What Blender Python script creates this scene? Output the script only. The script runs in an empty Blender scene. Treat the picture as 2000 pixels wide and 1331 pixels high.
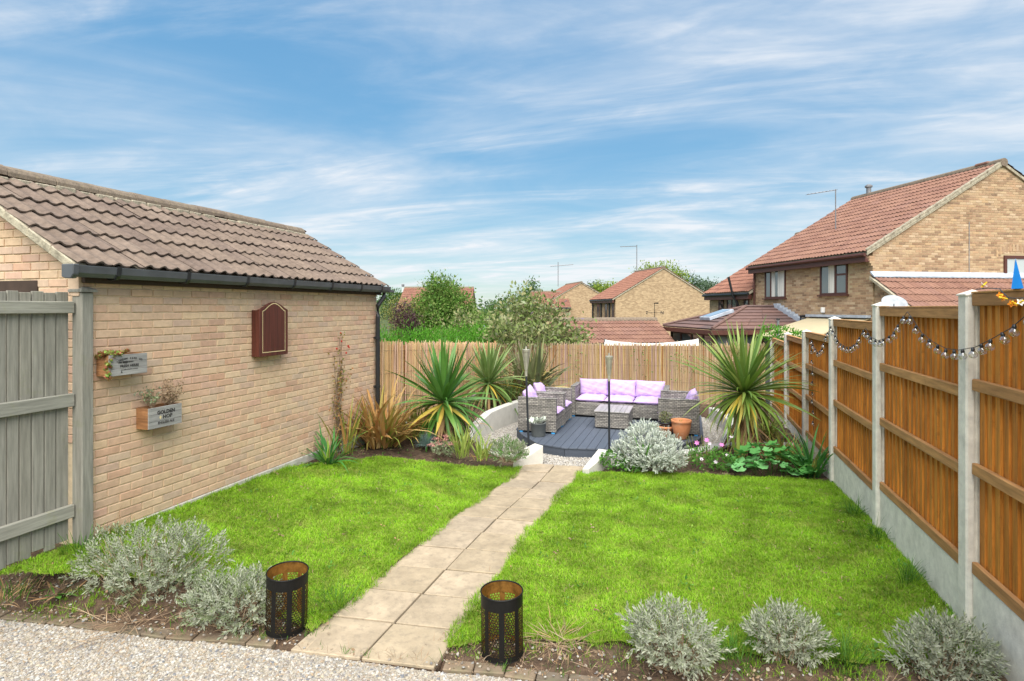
import bpy, bmesh, math, random
import numpy as np
from mathutils import Vector, Matrix, Euler
R = math.radians
random.seed(7); rng = np.random.default_rng(11)
S = bpy.context.scene
COL = S.collection
# ------------------------------------------------------------------ camera, sky, sun, exposure
CAM_H = 2.34
cam = bpy.data.cameras.new('camera'); cam.lens = 20.0; cam.sensor_width = 36.0
cam.shift_y = -63.5 / 2000.0; cam.clip_start = 0.05; cam.clip_end = 3000
co = bpy.data.objects.new('camera', cam); COL.objects.link(co)
co.location = (0, 0, CAM_H); co.rotation_euler = (R(90), 0, math.atan(345 / 1111)); S.camera = co
SUN_EL, SUN_AZ = R(54), R(-72)      # azimuth measured from +X towards +Y
S.view_settings.view_transform = 'Standard'; S.view_settings.look = 'None'
S.view_settings.exposure = 0.93; S.view_settings.gamma = 1.0; S.view_settings.use_curve_mapping = False
W = bpy.data.worlds.new('World'); S.world = W; W.use_nodes = True
nt = W.node_tree; N = nt.nodes; L = nt.links; N.clear()
def wn(t, **k):
    n = N.new(t)
    for a, b in k.items(): setattr(n, a, b)
    return n
wo = wn('ShaderNodeOutputWorld'); bg = wn('ShaderNodeBackground'); bg.inputs[1].default_value = 0.145
sky = wn('ShaderNodeTexSky', sky_type='NISHITA', sun_disc=False)
sky.sun_elevation = SUN_EL; sky.sun_rotation = math.pi / 2 - SUN_AZ; sky.altitude = 60
sky.air_density = 1.0; sky.dust_density = 0.15; sky.ozone_density = 2.2
tc = wn('ShaderNodeTexCoord'); sp = wn('ShaderNodeSeparateXYZ'); L.new(tc.outputs['Generated'], sp.inputs[0])
def wm(op, a, b=None):
    n = wn('ShaderNodeMath', operation=op)
    for i, v in enumerate((a, b)):
        if v is None: continue
        if isinstance(v, (int, float)): n.inputs[i].default_value = v
        else: L.new(v, n.inputs[i])
    return n.outputs[0]
zz = wm('ADD', wm('MAXIMUM', sp.outputs[2], 0.0), 0.10)
cb = wn('ShaderNodeCombineXYZ'); L.new(wm('DIVIDE', sp.outputs[0], zz), cb.inputs[0]); L.new(wm('DIVIDE', sp.outputs[1], zz), cb.inputs[1])
def cloud(rot, sc, scale, detail, lo, hi, seed, dist=0.6, rough=0.55):
    m = wn('ShaderNodeMapping'); L.new(cb.outputs[0], m.inputs[0])
    m.inputs['Rotation'].default_value = (0, 0, R(rot)); m.inputs['Scale'].default_value = sc; m.inputs['Location'].default_value = (seed, seed * 1.7, 0)
    n = wn('ShaderNodeTexNoise'); L.new(m.outputs[0], n.inputs['Vector'])
    n.inputs['Scale'].default_value = scale; n.inputs['Detail'].default_value = detail; n.inputs['Distortion'].default_value = dist; n.inputs['Roughness'].default_value = rough
    r = wn('ShaderNodeMapRange', interpolation_type='SMOOTHSTEP'); L.new(n.outputs[0], r.inputs[0])
    r.inputs[1].default_value = lo; r.inputs[2].default_value = hi
    return r.outputs[0]
c1 = cloud(-24, (0.26, 1.0, 1), 1.15, 11, 0.40, 0.72, 3.2, 1.0, 0.62)          # long cirrus streaks
c2 = cloud(-20, (0.8, 1.0, 1), 0.55, 7, 0.33, 0.76, 8.1, 0.7)      # broad thin veil
c3 = cloud(10, (0.5, 1.0, 1), 3.2, 8, 0.35, 0.75, 5.5, 1.2)        # fine break-up
mask = wm('MINIMUM', wm('ADD', wm('MULTIPLY', c1, wm('ADD', wm('MULTIPLY', c3, 0.6), 0.4)), wm('MULTIPLY', c2, wm('ADD', wm('MULTIPLY', c3, 0.35), 0.55))), 0.9)
low = wn('ShaderNodeMapRange'); L.new(sp.outputs[2], low.inputs[0]); low.inputs[1].default_value = 0.0; low.inputs[2].default_value = 0.16
low.inputs[3].default_value = 0.10; low.inputs[4].default_value = 0.0
mask = wm('MINIMUM', wm('ADD', mask, wm('MULTIPLY', low.outputs[0], wm('ADD', wm('MULTIPLY', c3, 0.6), 0.5))), 0.92)
tint = wn('ShaderNodeMix', data_type='RGBA', blend_type='MULTIPLY'); tint.inputs[0].default_value = 1.0
gm = wn('ShaderNodeGamma'); gm.inputs[1].default_value = 0.26; L.new(sky.outputs[0], gm.inputs[0]); hs = wn('ShaderNodeHueSaturation'); hs.inputs['Saturation'].default_value = 2.8; L.new(gm.outputs[0], hs.inputs['Color'])
L.new(hs.outputs[0], tint.inputs[6]); tint.inputs[7].default_value = (1.40, 1.70, 1.80, 1)
mx = wn('ShaderNodeMix', data_type='RGBA'); L.new(mask, mx.inputs[0]); L.new(tint.outputs[2], mx.inputs[6]); mx.inputs[7].default_value = (3.3, 3.4, 3.55, 1)
L.new(mx.outputs[2], bg.inputs[0]); L.new(bg.outputs[0], wo.inputs[0])
sl = bpy.data.lights.new('sun', 'SUN'); sl.energy = 4.4; sl.angle = R(72); sl.color = (1.0, 0.95, 0.86)
so = bpy.data.objects.new('sun', sl); COL.objects.link(so)
so.rotation_euler = Vector((math.cos(SUN_EL) * math.cos(SUN_AZ), math.cos(SUN_EL) * math.sin(SUN_AZ), math.sin(SUN_EL))).to_track_quat('Z', 'Y').to_euler()

# ------------------------------------------------------------------ materials
MATS = {}
def mat(name, cols, nv=0.25, scale=6.0, stretch=(1, 1, 1), rough=0.85, bump=0.0, bscale=None, bdist=0.01, stain=None, stain_scale=1.5, stain_amt=0.5,
        stain_lo=0.5, stain_world=False, patch=0.0, spec=0.3, metal=0.0, transl=0.0, coord='Object', detail=4, sheen=0.0, world=False):
    """colour picked per object / per loose piece from cols, modulated by noise, with an optional stain of its own shape"""
    m = bpy.data.materials.new(name); m.use_nodes = True; t = m.node_tree; n = t.nodes; l = t.links; n.clear()
    out = n.new('ShaderNodeOutputMaterial'); p = n.new('ShaderNodeBsdfPrincipled')
    p.inputs['Roughness'].default_value = rough; p.inputs['Metallic'].default_value = metal; p.inputs['Specular IOR Level'].default_value = spec
    tcn = n.new('ShaderNodeTexCoord'); geo = n.new('ShaderNodeNewGeometry'); oi = n.new('ShaderNodeObjectInfo')
    ad = n.new('ShaderNodeMath'); ad.operation = 'ADD'; l.new(oi.outputs['Random'], ad.inputs[0]); l.new(geo.outputs['Random Per Island'], ad.inputs[1])
    fr = n.new('ShaderNodeMath'); fr.operation = 'FRACT'; l.new(ad.outputs[0], fr.inputs[0])
    rp = n.new('ShaderNodeValToRGB'); l.new(fr.outputs[0], rp.inputs[0])
    cols = [cols] if isinstance(cols[0], (int, float)) else cols
    el = rp.color_ramp.elements
    while len(el) > 1: el.remove(el[-1])
    for i, c in enumerate(cols):
        e = el[0] if i == 0 else el.new(i / max(1, len(cols) - 1))
        e.position = i / max(1, len(cols) - 1) if i else 0.0
        e.color = (*c, 1)
    mp = n.new('ShaderNodeMapping'); mp.inputs['Scale'].default_value = stretch
    vec = geo.outputs['Position'] if world else tcn.outputs[coord]
    # every piece gets its own stretch of grain
    off = n.new('ShaderNodeVectorMath'); off.operation = 'SCALE'; cx = n.new('ShaderNodeCombineXYZ')
    for i in range(3): l.new(fr.outputs[0], cx.inputs[i])
    l.new(cx.outputs[0], off.inputs[0]); off.inputs['Scale'].default_value = 0.0 if world else 37.0
    av = n.new('ShaderNodeVectorMath'); l.new(vec, av.inputs[0]); l.new(off.outputs[0], av.inputs[1]); l.new(av.outputs[0], mp.inputs[0])
    nz = n.new('ShaderNodeTexNoise'); nz.inputs['Scale'].default_value = scale; nz.inputs['Detail'].default_value = detail; nz.inputs['Roughness'].default_value = 0.65
    l.new(mp.outputs[0], nz.inputs['Vector'])
    mr = n.new('ShaderNodeMapRange'); l.new(nz.outputs[0], mr.inputs[0]); mr.inputs[1].default_value = 0.25; mr.inputs[2].default_value = 0.75
    mr.inputs[3].default_value = 1 - nv; mr.inputs[4].default_value = 1 + nv
    mu = n.new('ShaderNodeMix'); mu.data_type = 'RGBA'; mu.blend_type = 'MULTIPLY'; mu.inputs[0].default_value = 1.0
    l.new(rp.outputs[0], mu.inputs[6]); l.new(mr.outputs[0], mu.inputs[7]); c = mu.outputs[2]
    if stain:
        n2 = n.new('ShaderNodeTexNoise'); n2.inputs['Scale'].default_value = stain_scale; n2.inputs['Detail'].default_value = 6; n2.inputs['Roughness'].default_value = 0.7
        l.new(geo.outputs['Position'] if stain_world else vec, n2.inputs['Vector'])
        m2 = n.new('ShaderNodeMapRange'); l.new(n2.outputs[0], m2.inputs[0]); m2.inputs[1].default_value = stain_lo; m2.inputs[2].default_value = stain_lo + 0.2; m2.inputs[4].default_value = stain_amt
        mm = n.new('ShaderNodeMix'); mm.data_type = 'RGBA'; l.new(m2.outputs[0], mm.inputs[0]); l.new(c, mm.inputs[6]); mm.inputs[7].default_value = (*stain, 1); c = mm.outputs[2]
    if patch:
        n3 = n.new('ShaderNodeTexNoise'); n3.inputs['Scale'].default_value = 2.3; n3.inputs['Detail'].default_value = 5; n3.inputs['Roughness'].default_value = 0.6; l.new(geo.outputs['Position'], n3.inputs['Vector'])
        m3 = n.new('ShaderNodeMapRange'); l.new(n3.outputs[0], m3.inputs[0]); m3.inputs[1].default_value = .3; m3.inputs[2].default_value = .7; m3.inputs[3].default_value = 1 - patch; m3.inputs[4].default_value = 1 + patch * .6
        m4 = n.new('ShaderNodeMix'); m4.data_type = 'RGBA'; m4.blend_type = 'MULTIPLY'; m4.inputs[0].default_value = 1.0; l.new(c, m4.inputs[6]); l.new(m3.outputs[0], m4.inputs[7]); c = m4.outputs[2]
    l.new(c, p.inputs['Base Color'])
    if bump:
        nb = n.new('ShaderNodeTexNoise'); nb.inputs['Scale'].default_value = bscale or scale * 4; nb.inputs['Detail'].default_value = 4; l.new(mp.outputs[0], nb.inputs['Vector'])
        b = n.new('ShaderNodeBump'); b.inputs['Strength'].default_value = bump; b.inputs['Distance'].default_value = bdist; l.new(nb.outputs[0], b.inputs['Height']); l.new(b.outputs[0], p.inputs['Normal'])
    sh = p.outputs[0]
    if transl:
        tr = n.new('ShaderNodeBsdfTranslucent'); l.new(c, tr.inputs[0]); ms = n.new('ShaderNodeMixShader'); ms.inputs[0].default_value = transl
        l.new(sh, ms.inputs[1]); l.new(tr.outputs[0], ms.inputs[2]); sh = ms.outputs[0]
    l.new(sh, out.inputs[0]); MATS[name] = m
    return m
def nodes_of(m): return m.node_tree.nodes, m.node_tree.links, [x for x in m.node_tree.nodes if x.type == 'BSDF_PRINCIPLED'][0]

BUFF = [(0.577, 0.386, 0.257), (0.628, 0.45, 0.299), (0.536, 0.337, 0.236), (0.639, 0.47, 0.315), (0.474, 0.292, 0.21), (0.608, 0.431, 0.278), (0.567, 0.351, 0.257), (0.515, 0.376, 0.278), (0.618, 0.446, 0.289), (0.587, 0.396, 0.273), (0.546, 0.327, 0.221), (0.628, 0.455, 0.304), (0.494, 0.346, 0.263)]
mat('brick', BUFF, nv=.16, scale=14, bump=.45, bscale=60, bdist=.003, stain=(.44, .37, .30), stain_scale=1.6, stain_amt=.30, stain_lo=.52, stain_world=True)
mat('mortar', (.60, .47, .31), nv=.2, scale=20, bump=.4, bdist=.004, world=True)
mat('concrete_base', (.50, .47, .42), nv=.25, scale=7, bump=.4, stain=(.20, .21, .12), stain_scale=5, stain_amt=.6, world=True)
HB = [(0.378, 0.252, 0.153), (0.45, 0.322, 0.198), (0.27, 0.165, 0.099), (0.495, 0.365, 0.243), (0.342, 0.217, 0.135), (0.423, 0.27, 0.162), (0.216, 0.139, 0.09), (0.468, 0.313, 0.18)]
mat('house_brick', HB, nv=.15, scale=12, world=True)
mat('house_mortar', (.44, .34, .21), nv=.12, scale=3, world=True)
mat('tile_brown', [(.150, .112, .088), (.175, .132, .104), (.135, .10, .082), (.19, .145, .115)], nv=.3, scale=16, bump=.5, bscale=70, bdist=.004, stain=(.40, .37, .31), stain_scale=16, stain_amt=.55, stain_lo=.62, rough=.95)
mat('ridge_brown', [(.20, .16, .12), (.17, .13, .10)], nv=.35, scale=14, bump=.6, bdist=.008, stain=(.32, .26, .13), stain_scale=9, stain_amt=.6, stain_lo=.55, rough=.95)
mat('verge_mortar', (.36, .32, .24), nv=.4, scale=10, bump=.8, bdist=.012, stain=(.14, .12, .09), stain_scale=7, stain_amt=.7, rough=.95)
mat('tile_red', [(0.215, 0.113, 0.0795), (0.242, 0.132, 0.0954), (0.189, 0.0969, 0.0716), (0.225, 0.124, 0.0954)], nv=.16, scale=10, bump=.2, rough=.9)
mat('tile_red_far', [(0.223, 0.105, 0.0731), (0.259, 0.125, 0.086), (0.202, 0.0927, 0.0688)], nv=.14, scale=4, rough=.9, stain=(.42, .30, .2), stain_scale=3, stain_amt=.4, stain_lo=.62)
mat('tile_plum', [(.14, .085, .075), (.17, .10, .085), (.12, .08, .075), (.19, .105, .08)], nv=.2, scale=6, rough=.75)
mat('black_plastic', (.018, .019, .022), nv=.15, scale=8, rough=.38, spec=.5)
mat('grey_plastic', (.075, .080, .088), nv=.25, scale=5, rough=.36, spec=.5, stain=(.11, .11, .11), stain_scale=7, stain_amt=.4, stain_lo=.6)
mat('dark_timber', (.055, .035, .026), nv=.35, scale=5, stretch=(1, .15, 1), bump=.2, rough=.7, stain=(.30, .25, .2), stain_scale=6, stain_amt=.5, stain_lo=.68)
mat('brown_frame', (.085, .030, .022), nv=.12, rough=.45, spec=.4)
mat('grey_wood', [(0.228, 0.219, 0.183), (0.258, 0.246, 0.207), (0.198, 0.193, 0.168), (0.281, 0.262, 0.211)], nv=.32, scale=9, stretch=(5, 5, .35), bump=.35, bscale=24, bdist=.004, stain=(.17, .19, .075), stain_scale=3.5, stain_amt=.55, stain_lo=.60, rough=.95)
mat('grey_rail', [(0.281, 0.273, 0.228), (0.25, 0.245, 0.208)], nv=.3, scale=9, stretch=(5, .35, 5), bump=.35, bscale=24, bdist=.004, stain=(.22, .23, .06), stain_scale=4, stain_amt=.5, stain_lo=.58, rough=.95)
mat('fence_board', [(0.505, 0.196, 0.0293), (0.576, 0.236, 0.0367), (0.445, 0.159, 0.0228), (0.536, 0.214, 0.0343), (0.414, 0.154, 0.0261)], nv=.5, scale=8, stretch=(4, 4, .30), bump=.35, bscale=20, bdist=.003, stain=(.12, .045, .012), stain_scale=7, stain_amt=.75, stain_lo=.58, patch=.22, rough=.75)
mat('fence_rail', [(0.399, 0.207, 0.0787), (0.452, 0.239, 0.0911), (0.347, 0.177, 0.0704)], nv=.4, scale=7, stretch=(4, .35, 4), bump=.3, bscale=22, bdist=.003, stain=(.09, .05, .025), stain_scale=5, stain_amt=.6, stain_lo=.6, rough=.85)
mat('concrete', [(0.671, 0.637, 0.557), (0.715, 0.683, 0.601)], nv=.22, scale=9, bump=.45, bscale=90, bdist=.004, stain=(.22, .21, .19), stain_scale=60, stain_amt=.55, stain_lo=.62, rough=.95)
mat('slab', [(0.356, 0.286, 0.195), (0.33, 0.265, 0.182), (0.384, 0.309, 0.219), (0.308, 0.251, 0.182)], nv=.25, scale=5, bump=.5, bscale=60, bdist=.006, stain=(.19, .16, .12), stain_scale=16, stain_amt=.6, stain_lo=.50, rough=.95)
mat('edging_brick', [(0.152, 0.118, 0.0854), (0.198, 0.147, 0.0997), (0.126, 0.103, 0.0766), (0.18, 0.125, 0.0825)], nv=.3, scale=9, bump=.5, bdist=.006, stain=(.13, .14, .07), stain_scale=6, stain_amt=.6, rough=.95)
mat('soil', [(.085, .055, .036)], nv=.6, scale=14, bump=1.0, bscale=35, bdist=.03, stain=(.19, .14, .09), stain_scale=4, stain_amt=.6, stain_lo=.52, rough=1, world=True)
mat('thatch', [(.16, .19, .03)], nv=.5, scale=5, bump=.6, bscale=30, bdist=.02, stain=(.22, .19, .08), stain_scale=2.2, stain_amt=.7, stain_lo=.60, rough=1, world=True)
mat('field', [(.06, .085, .03)], nv=.5, scale=.2, rough=1, world=True)
mat('pebble', [(0.344, 0.305, 0.256), (0.419, 0.396, 0.354), (0.262, 0.215, 0.167), (0.389, 0.37, 0.334), (0.194, 0.173, 0.158), (0.449, 0.445, 0.423), (0.314, 0.231, 0.147), (0.142, 0.149, 0.167), (0.404, 0.355, 0.266), (0.224, 0.189, 0.167)], nv=.12, scale=60, rough=.85)
mat('pebble_grey', [(.38, .36, .33), (.50, .47, .42), (.30, .28, .26), (.46, .42, .36), (.22, .21, .21), (.55, .52, .48)], nv=.12, scale=60, rough=.85)
mat('gravel_bed', [(.34, .30, .24)], nv=.5, scale=45, bump=1, bscale=70, bdist=.02, rough=1, world=True)
mat('render_white', [(0.533, 0.516, 0.473)], nv=.12, scale=5, bump=.3, bscale=30, bdist=.006, stain=(.36, .34, .29), stain_scale=4, stain_amt=.5, stain_lo=.56, rough=.95, world=True)
mat('cream_block', [(.52, .45, .33)], nv=.25, scale=8, bump=.5, bdist=.01, stain=(.2, .18, .12), stain_scale=6, stain_amt=.6, rough=.95)
mat('deck_board', [(.075, .090, .118), (.085, .100, .130), (.068, .083, .108)], nv=.14, scale=8, stretch=(8, .4, 8), bump=.15, rough=.62)
mat('deck_fascia', (.050, .058, .074), nv=.15, scale=5, stretch=(.4, .4, 8), rough=.55, bump=.3, bscale=9)
mat('cushion', [(0.49, 0.349, 0.633), (0.507, 0.367, 0.652), (0.472, 0.337, 0.612)], nv=.07, scale=4, bump=.8, bscale=9, bdist=.03, rough=.92)
mat('table_top', [(.28, .27, .255), (.33, .31, .29)], nv=.25, scale=5, stretch=(8, .5, 1), rough=.4, spec=.5)
mat('blue_pad', (.05, .30, .62), rough=.6)
mat('terracotta', (.58, .235, .105), nv=.16, scale=6, bump=.15, stain=(.66, .47, .32), stain_scale=7, stain_amt=.55, stain_lo=.54, rough=.9)
mat('pot_grey', (.115, .125, .125), nv=.22, scale=6, rough=.75)
mat('black_metal', (.007, .0065, .006), nv=.3, scale=20, rough=.5, spec=.25)
mat('gold_inside', (.30, .15, .035), nv=.7, scale=16, rough=.38, metal=.6)
mat('torch_metal', (.42, .40, .33), nv=.25, scale=12, rough=.42, metal=.55)
mat('torch_pole', (.022, .025, .03), nv=.2, rough=.45)
mat('cabinet', [(.085, .022, .014)], nv=.55, scale=7, stretch=(6, 6, .25), rough=.42, spec=.45, bump=.1)
mat('inlay', (.62, .50, .27), rough=.5)
mat('crate_front', [(0.266, 0.256, 0.241), (0.303, 0.292, 0.277), (0.229, 0.223, 0.216)], nv=.35, scale=8, stretch=(1, .5, 7), bump=.3, rough=.95)
mat('crate_side', [(.27, .125, .05), (.33, .16, .07)], nv=.5, scale=8, stretch=(.6, 1, 5), bump=.25, rough=.9, stain=(.12, .05, .02), stain_scale=5, stain_amt=.6)
mat('ink', (.035, .032, .03), rough=.9)
mat('cane', [(0.688, 0.475, 0.238), (0.614, 0.38, 0.162), (0.725, 0.541, 0.302), (0.539, 0.314, 0.14), (0.651, 0.399, 0.259), (0.577, 0.38, 0.313), (0.446, 0.314, 0.151), (0.744, 0.57, 0.346)], nv=.2, scale=4, stretch=(1, 1, .5), rough=.7)
mat('cane_grey', [(0.528, 0.378, 0.216), (0.44, 0.31, 0.18), (0.581, 0.439, 0.27), (0.37, 0.249, 0.18), (0.475, 0.327, 0.297), (0.546, 0.404, 0.153), (0.317, 0.232, 0.135), (0.598, 0.464, 0.315)], nv=.22, scale=4, stretch=(1, 1, .5), rough=.8)
mat('wire', (.10, .08, .06), rough=.6)
mat('aerial', (.22, .22, .23), rough=.5, metal=.4)
mat('lead', (.36, .40, .46), nv=.25, scale=6, rough=.55)
mat('curtain', [(.62, .60, .55)], nv=.35, scale=3, stretch=(6, 6, .2), rough=.9)
mat('canvas', (.62, .61, .57), nv=.15, scale=4, rough=.9)
mat('beige_sheet', (.50, .42, .27), nv=.08, scale=2, rough=.6)
mat('dish', (.30, .32, .34), rough=.5)
mat('blue_cloth', (.012, .24, .70), nv=.15, scale=9, rough=.6)
mat('white_plastic', (.72, .71, .68), rough=.5)
mat('orange_plastic', (.70, .24, .03), rough=.5)
mat('yellow_plastic', (.78, .52, .03), rough=.5)
mat('bark', [(.13, .095, .065), (.17, .12, .085)], nv=.4, scale=12, bump=.8, bdist=.01, rough=1)
# foliage
def leafmat(name, cols, transl=.3, nv=.18, rough=.6, spec=.25, scale=5): return mat(name, cols, nv=nv, scale=scale, rough=rough, spec=spec, transl=transl)
mat('grass', [(0.205, 0.423, 0.0139), (0.262, 0.497, 0.0168), (0.156, 0.348, 0.0119), (0.303, 0.518, 0.0238), (0.229, 0.455, 0.0149), (0.36, 0.486, 0.0594), (0.188, 0.392, 0.0139), (0.376, 0.423, 0.119)], nv=.15, scale=5, rough=.6, spec=.25, transl=.35, stain=(.44, .40, .12), stain_scale=2.2, stain_amt=.65, stain_lo=.57, stain_world=True, patch=.5)
leafmat('grass_dark', [(.06, .16, .015), (.085, .20, .02), (.05, .13, .015)], .3)
leafmat('lavender', [(0.315, 0.339, 0.256), (0.378, 0.394, 0.303), (0.242, 0.278, 0.181), (0.429, 0.44, 0.349), (0.199, 0.243, 0.121), (0.347, 0.364, 0.269)], .15)
leafmat('lavender_green', [(0.181, 0.23, 0.108), (0.229, 0.267, 0.149), (0.276, 0.304, 0.199), (0.143, 0.202, 0.0745), (0.324, 0.34, 0.248)], .15)
leafmat('dry_stem', [(.30, .20, .12), (.38, .27, .17), (.22, .14, .09), (.44, .34, .23)], .1)
leafmat('silver', [(0.536, 0.572, 0.503), (0.607, 0.634, 0.574), (0.446, 0.5, 0.415), (0.66, 0.687, 0.636), (0.375, 0.446, 0.318)], .2)
leafmat('cordyline', [(.075, .20, .03), (.10, .245, .04), (.06, .165, .028), (.14, .28, .05), (.09, .21, .06)], .22, rough=.42, spec=.4)
leafmat('cordyline_pale', [(.15, .24, .06), (.20, .29, .09), (.12, .20, .045), (.25, .31, .12)], .25, rough=.45, spec=.4)
leafmat('cordyline_olive', [(.14, .235, .035), (.19, .29, .05), (.10, .19, .03), (.27, .33, .08), (.12, .22, .05)], .22, rough=.42, spec=.4)
leafmat('leaf_yellow', [(.55, .42, .05), (.48, .34, .06), (.62, .50, .10), (.42, .36, .08)], .3)
leafmat('leaf_dead', [(.36, .21, .10), (.44, .28, .14), (.28, .16, .08), (.50, .34, .19)], .15)
leafmat('phormium', [(.13, .15, .06), (.17, .19, .07), (.10, .12, .055), (.21, .20, .10), (.15, .12, .075)], .15, rough=.45)
leafmat('phormium_gold', [(.42, .32, .10), (.48, .40, .16), (.34, .27, .08), (.30, .30, .08)], .2)
leafmat('crocosmia', [(.42, .22, .07), (.50, .29, .11), (.34, .16, .05), (.46, .31, .10), (.55, .36, .17), (.30, .26, .05)], .2)
leafmat('croc_green', [(.24, .27, .045), (.30, .31, .06), (.20, .25, .05), (.38, .34, .08)], .25)
leafmat('strap_green', [(0.0562, 0.196, 0.0385), (0.075, 0.241, 0.044), (0.0438, 0.149, 0.044), (0.112, 0.287, 0.0495)], .25, rough=.45)
leafmat('strap_heart', [(.24, .42, .05), (.30, .46, .07)], .3)
leafmat('iris', [(.26, .34, .06), (.32, .38, .09), (.20, .29, .05), (.40, .42, .12)], .3)
leafmat('fescue', [(.20, .31, .29), (.26, .37, .34), (.16, .26, .24)], .15)
leafmat('sedum_pink', [(.62, .27, .26), (.70, .36, .34), (.54, .20, .20)], .2)
leafmat('mallow', [(0.105, 0.334, 0.0673), (0.142, 0.41, 0.105), (0.0823, 0.273, 0.0598), (0.179, 0.455, 0.15), (0.24, 0.501, 0.209)], .28, rough=.6)
leafmat('mid_green', [(0.084, 0.23, 0.033), (0.12, 0.287, 0.044), (0.06, 0.172, 0.0275), (0.156, 0.31, 0.055)], .3)
leafmat('petal_pink', [(.75, .22, .60), (.80, .30, .66)], .3)
leafmat('petal_pale', [(.78, .66, .76), (.80, .74, .80)], .3)
leafmat('conifer_bright', [(0.0723, 0.238, 0.0153), (0.102, 0.299, 0.0187), (0.0467, 0.176, 0.0119), (0.128, 0.334, 0.0255)], .3)
leafmat('shrub_green', [(.095, .20, .03), (.125, .25, .036), (.065, .15, .024), (.16, .27, .055), (.25, .30, .09)], .3)
leafmat('buddleia', [(0.162, 0.222, 0.0577), (0.207, 0.268, 0.0825), (0.126, 0.185, 0.0413), (0.271, 0.305, 0.132), (0.316, 0.287, 0.132), (0.307, 0.351, 0.214)], .3)
leafmat('buddleia_flower', [(.13, .07, .05), (.20, .13, .09), (.34, .28, .48)], .1)
leafmat('purple_leaf', [(.07, .03, .045), (.10, .05, .06), (.055, .03, .03), (.13, .08, .06)], .2)
leafmat('yellow_shrub', [(.24, .25, .06), (.30, .30, .09), (.20, .22, .05), (.26, .20, .08)], .3)
leafmat('tree_green', [(.075, .15, .03), (.10, .19, .04), (.055, .115, .024)], .3)
leafmat('tree_lime', [(.20, .28, .03), (.26, .34, .045), (.15, .23, .03)], .3)
leafmat('tree_blue', [(.08, .14, .07), (.11, .17, .09), (.06, .11, .055)], .3)
leafmat('climber_leaf', [(.26, .25, .06), (.36, .14, .06), (.20, .27, .06), (.42, .22, .08)], .25)
leafmat('red_flower', [(.45, .03, .02), (.55, .05, .03)], .2)
leafmat('succulent', [(.20, .34, .06), (.28, .42, .09), (.34, .14, .06), (.40, .10, .08), (.30, .40, .12)], .1)
leafmat('flower_stalk', [(.42, .32, .14), (.50, .40, .20), (.34, .26, .11)], .15)
# window glass: dark, reflective
def glass(name, col, rough=.06):
    m = bpy.data.materials.new(name); m.use_nodes = True; p = m.node_tree.nodes['Principled BSDF']
    p.inputs['Base Color'].default_value = (*col, 1); p.inputs['Roughness'].default_value = rough; p.inputs['Specular IOR Level'].default_value = 1.0; p.inputs['Coat Weight'].default_value = .6; p.inputs['Coat Roughness'].default_value = .03
    MATS[name] = m
glass('pane', (.10, .115, .125)); glass('pane_pale', (.42, .45, .45), .2); glass('skylight_glass', (.30, .36, .42), .1)
def clear_glass(name):
    m = bpy.data.materials.new(name); m.use_nodes = True; n = m.node_tree.nodes; l = m.node_tree.links; n.clear()
    o = n.new('ShaderNodeOutputMaterial'); t = n.new('ShaderNodeBsdfTransparent'); t.inputs[0].default_value = (.93, .94, .95, 1); g = n.new('ShaderNodeBsdfGlossy'); g.inputs['Roughness'].default_value = .03
    lw = n.new('ShaderNodeLayerWeight'); lw.inputs[0].default_value = .35; ml = n.new('ShaderNodeMath'); ml.operation = 'MULTIPLY_ADD'; l.new(lw.outputs['Facing'], ml.inputs[0]); ml.inputs[1].default_value = .75; ml.inputs[2].default_value = .12
    x = n.new('ShaderNodeMixShader'); l.new(ml.outputs[0], x.inputs[0]); l.new(t.outputs[0], x.inputs[1]); l.new(g.outputs[0], x.inputs[2]); l.new(x.outputs[0], o.inputs[0]); MATS[name] = m
clear_glass('bulb_glass')
def brickmat(name, c1, c2, mortar):
    m = mat(name, (1, 1, 1), nv=.1, scale=1.5, world=True); n, l, p = nodes_of(m)
    uv = n.new('ShaderNodeTexCoord'); b = n.new('ShaderNodeTexBrick'); l.new(uv.outputs['UV'], b.inputs['Vector'])
    b.inputs['Color1'].default_value = (*c1, 1); b.inputs['Color2'].default_value = (*c2, 1); b.inputs['Mortar'].default_value = (*mortar, 1)
    b.inputs['Scale'].default_value = 1; b.inputs['Brick Width'].default_value = .225; b.inputs['Row Height'].default_value = .075; b.inputs['Mortar Size'].default_value = .006; b.inputs['Bias'].default_value = -.1
    nz = n.new('ShaderNodeTexNoise'); nz.inputs['Scale'].default_value = 5; nz.inputs['Detail'].default_value = 8; nz.inputs['Roughness'].default_value = .8; l.new(uv.outputs['UV'], nz.inputs['Vector'])
    r = n.new('ShaderNodeMapRange'); l.new(nz.outputs[0], r.inputs[0]); r.inputs[1].default_value = .3; r.inputs[2].default_value = .7; r.inputs[3].default_value = .72; r.inputs[4].default_value = 1.25
    mu = n.new('ShaderNodeMix'); mu.data_type = 'RGBA'; mu.blend_type = 'MULTIPLY'; mu.inputs[0].default_value = 1; l.new(b.outputs[0], mu.inputs[6]); l.new(r.outputs[0], mu.inputs[7]); l.new(mu.outputs[2], p.inputs['Base Color'])
brickmat('brick_far', (.45, .32, .19), (.27, .175, .10), (.38, .30, .20))
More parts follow.
